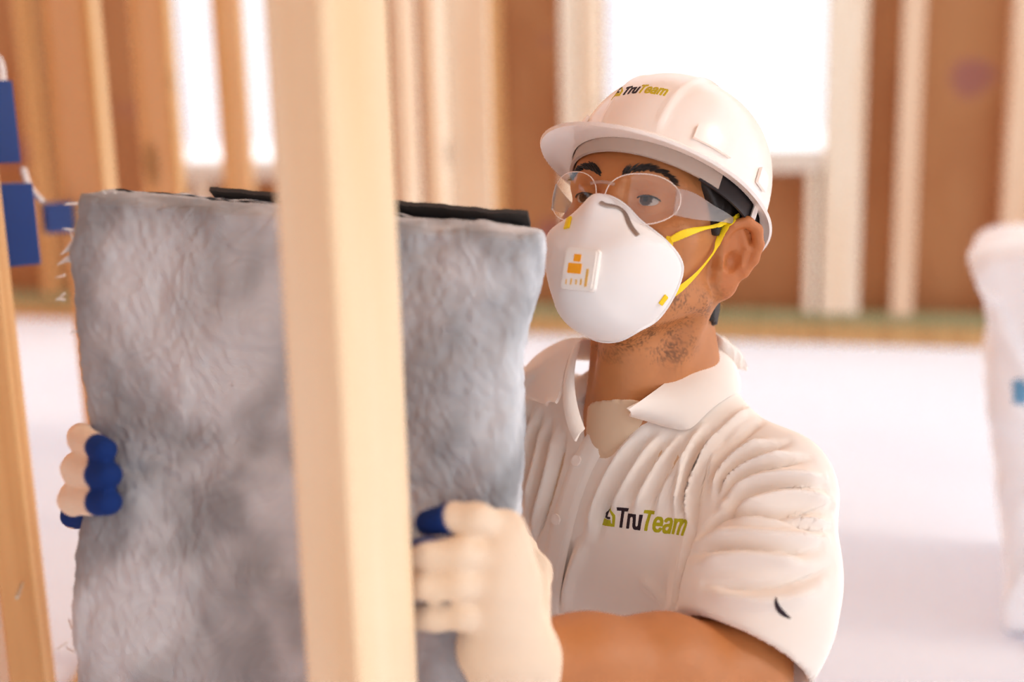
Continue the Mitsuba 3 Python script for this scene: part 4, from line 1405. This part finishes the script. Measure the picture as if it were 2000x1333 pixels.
# ------------------------------------------------------------------ respirator
mask = thing('respirator_mask', 'white cup-shaped respirator with a square valve and yellow straps on the face', 'respirator')
FACE = trimesh.Trimesh(hl(np.array(BODY.vertices)), BODY.faces, process=False)


def build_mask():
    half = np.array([(0, 0.0240), (0.014, 0.0195), (0.028, 0.0080), (0.045, -0.0030), (0.0580, -0.0150), (0.0600, -0.030), (0.0560, -0.050), (0.0460, -0.0720), (0.031, -0.0910), (0.015, -0.1010), (0, -0.1035)])
    loop = np.vstack([half, half[-2:0:-1] * [-1, 1]])
    N = 180
    L = spline(loop, N, closed=True)
    o = np.stack([L[:, 0], np.full(N, 0.25), L[:, 1]], 1)
    loc, ir, it = FACE.ray.intersects_location(o, np.tile([0, -1.0, 0], (N, 1)), multiple_hits=False)
    y = np.full(N, 0.05); y[ir] = loc[:, 1]
    y = np.maximum(y, 0.046); y[L[:, 1] < -0.085] = np.maximum(y[L[:, 1] < -0.085], 0.062)
    # smooth the edge
    for _ in range(14):
        y = (np.roll(y, 1) + y * 2 + np.roll(y, -1)) / 4
    rim = np.stack([L[:, 0] * 1.01, y + 0.0042, L[:, 1]], 1)
    apex = np.array([0, 0.1345, -0.045])
    rows = [rim]
    for s in np.linspace(0, 1, 42)[1:]:
        g = np.sin(s * np.pi / 2) ** 0.72
        w = 1 - np.cos(s * np.pi / 2) ** 0.80
        q = rim * (1 - w) + np.array([apex[0], 0, apex[2]]) * w
        q[:, 1] = rim[:, 1] + (apex[1] - rim[:, 1]) * g
        # pinched over the nose, with a fold line either side
        top = np.clip((q[:, 2] + 0.005) / 0.03, 0, 1)
        q[:, 1] += 0.006 * top * np.exp(-(q[:, 0] / 0.014) ** 2)
        rows.append(q)
    V = np.stack(rows, 1)
    Vw = hw(V.reshape(-1, 3)).reshape(V.shape)
    surf = trimesh.Trimesh(Vw.reshape(-1, 3), grid_faces(*V.shape[:2], True), process=False)
    fl = surf.face_normals[5] @ (surf.triangles_center[5] - hw((0, 0.03, -0.04))) < 0
    put('cup', thick_sheet(Vw, 0.0018, closed_u=True, flip=fl), 'mask_white', mask, smooth=True)
    if fl: surf.invert()
    # bead along the edge
    put('edge_seam', ribbon_tube(hw(rim + [0, 0.0008, 0]), 0.0016, sides=8, closed=True), 'mask_white', mask, smooth=True)
    return surf


MASK = build_mask()
q, nr = lay([(1172, 396), (1180, 401), (1200, 405), (1217, 414), (1228, 436), (1238, 452), (1246, 461)], MASK, 0.0008, n=40)
put('nose_clip', ribbon_tube(q, 0.0024, 0.0008, nr, sides=8), 'clip_metal', mask, smooth=40, label='bent metal nose clip')
vq, vn = lay([(1136, 527)], MASK)
vz = (vn[0] if vn[0] @ HM[:, 1] > 0 else -vn[0]) * 0.5 + HM[:, 1] * 0.5; vz /= np.linalg.norm(vz)
vy = HM[:, 2] - vz * (HM[:, 2] @ vz); vy /= np.linalg.norm(vy); vx = np.cross(vy, vz)
VF = frame(vq[0] + vz * 0.002, vx, vy, vz)
vp = Polygon(sbox(-0.0165, -0.0185, 0.0165, 0.0185).buffer(-0.004).buffer(0.004))
vb = join(trimesh.creation.extrude_polygon(vp, 0.0055), placed(trimesh.creation.extrude_polygon(vp.buffer(-0.002), 0.0015), trimesh.transformations.translation_matrix([0, 0, 0.0055])))
vb.apply_translation([0, 0, -0.004])
put('valve', placed(vb, VF), 'valve_white', mask, smooth=30, label='square white exhalation valve')
VALVE = f'{mask}__valve'
for nm, mat, (x0, y0, x1, y1) in (('orange_print', 'print_orange', (-0.0065, 0.006, 0.0005, 0.0125)), ('orange_print', 'print_orange', (-0.0110, -0.0045, 0.0025, 0.0045)), ('ochre_print', 'print_ochre', (0.0075, -0.0150, 0.0100, 0.0005)),
                                  ('ochre_print', 'print_ochre', (0.0030, -0.0140, 0.0048, -0.0085)), ('ochre_print', 'print_ochre', (-0.0015, -0.0140, 0.0000, -0.0095)), ('ochre_print', 'print_ochre', (-0.0065, -0.0145, -0.0050, -0.0090)), ('ochre_print', 'print_ochre', (-0.0110, -0.0145, -0.0100, -0.0100))):
    m = bevel_box(x1 - x0, y1 - y0, 0.0008, 0.0002); m.apply_translation([(x0 + x1) / 2, (y0 + y1) / 2, 0.0032])
    put(nm, placed(m, VF), mat, VALVE)
HEADSET = join(BODY, hair)
for c, lab in (([(1306, 470), (1330, 458), (1362, 449), (1400, 437), (1430, 430), (1444, 424)], 'upper yellow strap'), ([(1292, 586), (1326, 560), (1366, 518), (1398, 476), (1418, 450), (1430, 432), (1439, 418)], 'lower yellow strap')):
    q, nr = lay(c, HEADSET, 0.0040, n=46)
    q = np.array([np.mean(q[max(0, i - 3):i + 4], 0) for i in range(len(q))])
    tw_ = 0.0026 + 0.0010 * np.sin(np.linspace(0, 9, len(q)))
    put('strap', ribbon_tube(q, tw_, 0.0009, nr, sides=10), 'strap_yellow', mask, smooth=40, label=lab)
for c in ([(1308, 462), (1306, 482)], [(1300, 578), (1288, 594)], [(1113, 428), (1108, 447)]):
    q, nr = lay(c, MASK, 0.0012, n=6)
    if len(q) < 3:
        q = PP((c[0][0], c[0][1], 0.955), ((c[0][0] + c[1][0]) / 2, (c[0][1] + c[1][1]) / 2, 0.955), (c[1][0], c[1][1], 0.955)); nr = -FW
    put('strap_anchor', ribbon_tube(q, 0.0036, 0.0016, nr, sides=10), 'strap_yellow', mask, smooth=40)

# ------------------------------------------------------------------ safety glasses
gl = thing('safety_glasses', 'clear wraparound safety glasses over the eyes, above the respirator', 'glasses')


def lens_y(x, z):
    return 0.1145 - 6.2 * x * x - 2.2 * (z - 0.024) ** 2


def lens(s):
    a = np.linspace(0, 2 * np.pi, 96, endpoint=False)
    cx, cz, hx, hz = 0.0350, 0.0225, 0.0305, 0.0225
    ox = np.sign(np.cos(a)) * np.abs(np.cos(a)) ** 0.78 * hx
    oz = np.sign(np.sin(a)) * np.abs(np.sin(a)) ** 0.80 * hz
    # drawn in towards the nose at the lower inner corner, flat brow line
    oz = oz * (1 - 0.18 * np.clip(ox / hx, 0, 1) ** 2) + 0.0025 * (ox / hx)
    ox = ox + np.where((ox < 0) & (oz < 0), 0.010 * (ox / hx) ** 2 * np.abs(oz / hz), 0)
    rr = np.linspace(0, 1, 18)
    X = cx + ox[:, None] * rr; Z = cz + oz[:, None] * rr
    V = np.stack([s * X, lens_y(X, Z), Z], -1)
    Vw = hw(V.reshape(-1, 3)).reshape(V.shape)
    m = trimesh.Trimesh(Vw.reshape(-1, 3), grid_faces(*V.shape[:2], True), process=False)
    put('lens', m, 'lens_clear', gl, smooth=True, label='clear curved lens')
    put('lens_rim', ribbon_tube(Vw[:, -1], 0.00045, sides=8, closed=True), 'lens_edge', gl, smooth=True)
    # temple: a blade that tapers from the lens corner to the top of the ear
    top = np.array([(0.0610, lens_y(0.061, 0.036), 0.036), (0.0695, 0.072, 0.0365), (0.0755, 0.045, 0.033), (0.0800, 0.024, 0.0310), (0.0820, 0.008, 0.0290)])
    bot = np.array([(0.0615, lens_y(0.0615, 0.013), 0.013), (0.0700, 0.071, 0.014), (0.0757, 0.045, 0.018), (0.0800, 0.024, 0.0215), (0.0820, 0.008, 0.0235)])
    A_, B_ = spline(top, 40), spline(bot, 40)
    u = np.linspace(0, 1, 8)[None, :, None]
    V = (A_[:, None] * (1 - u) + B_[:, None] * u) * [s, 1, 1]
    Vw = hw(V.reshape(-1, 3)).reshape(V.shape)
    put('temple', thick_sheet(Vw, 0.0018 * 1, flip=(s < 0)), 'temple_clear', gl, smooth=40, label='clear temple arm')


lens(1); lens(-1)
br = np.array([(-0.012, lens_y(0.012, 0.033) + 0.0005, 0.033), (0, 0.1150, 0.0345), (0.012, lens_y(0.012, 0.033) + 0.0005, 0.033)])
put('bridge', ribbon_tube(hw(spline(br, 14)), 0.0014, 0.0010, HM[:, 1], sides=10), 'temple_clear', gl, smooth=True)
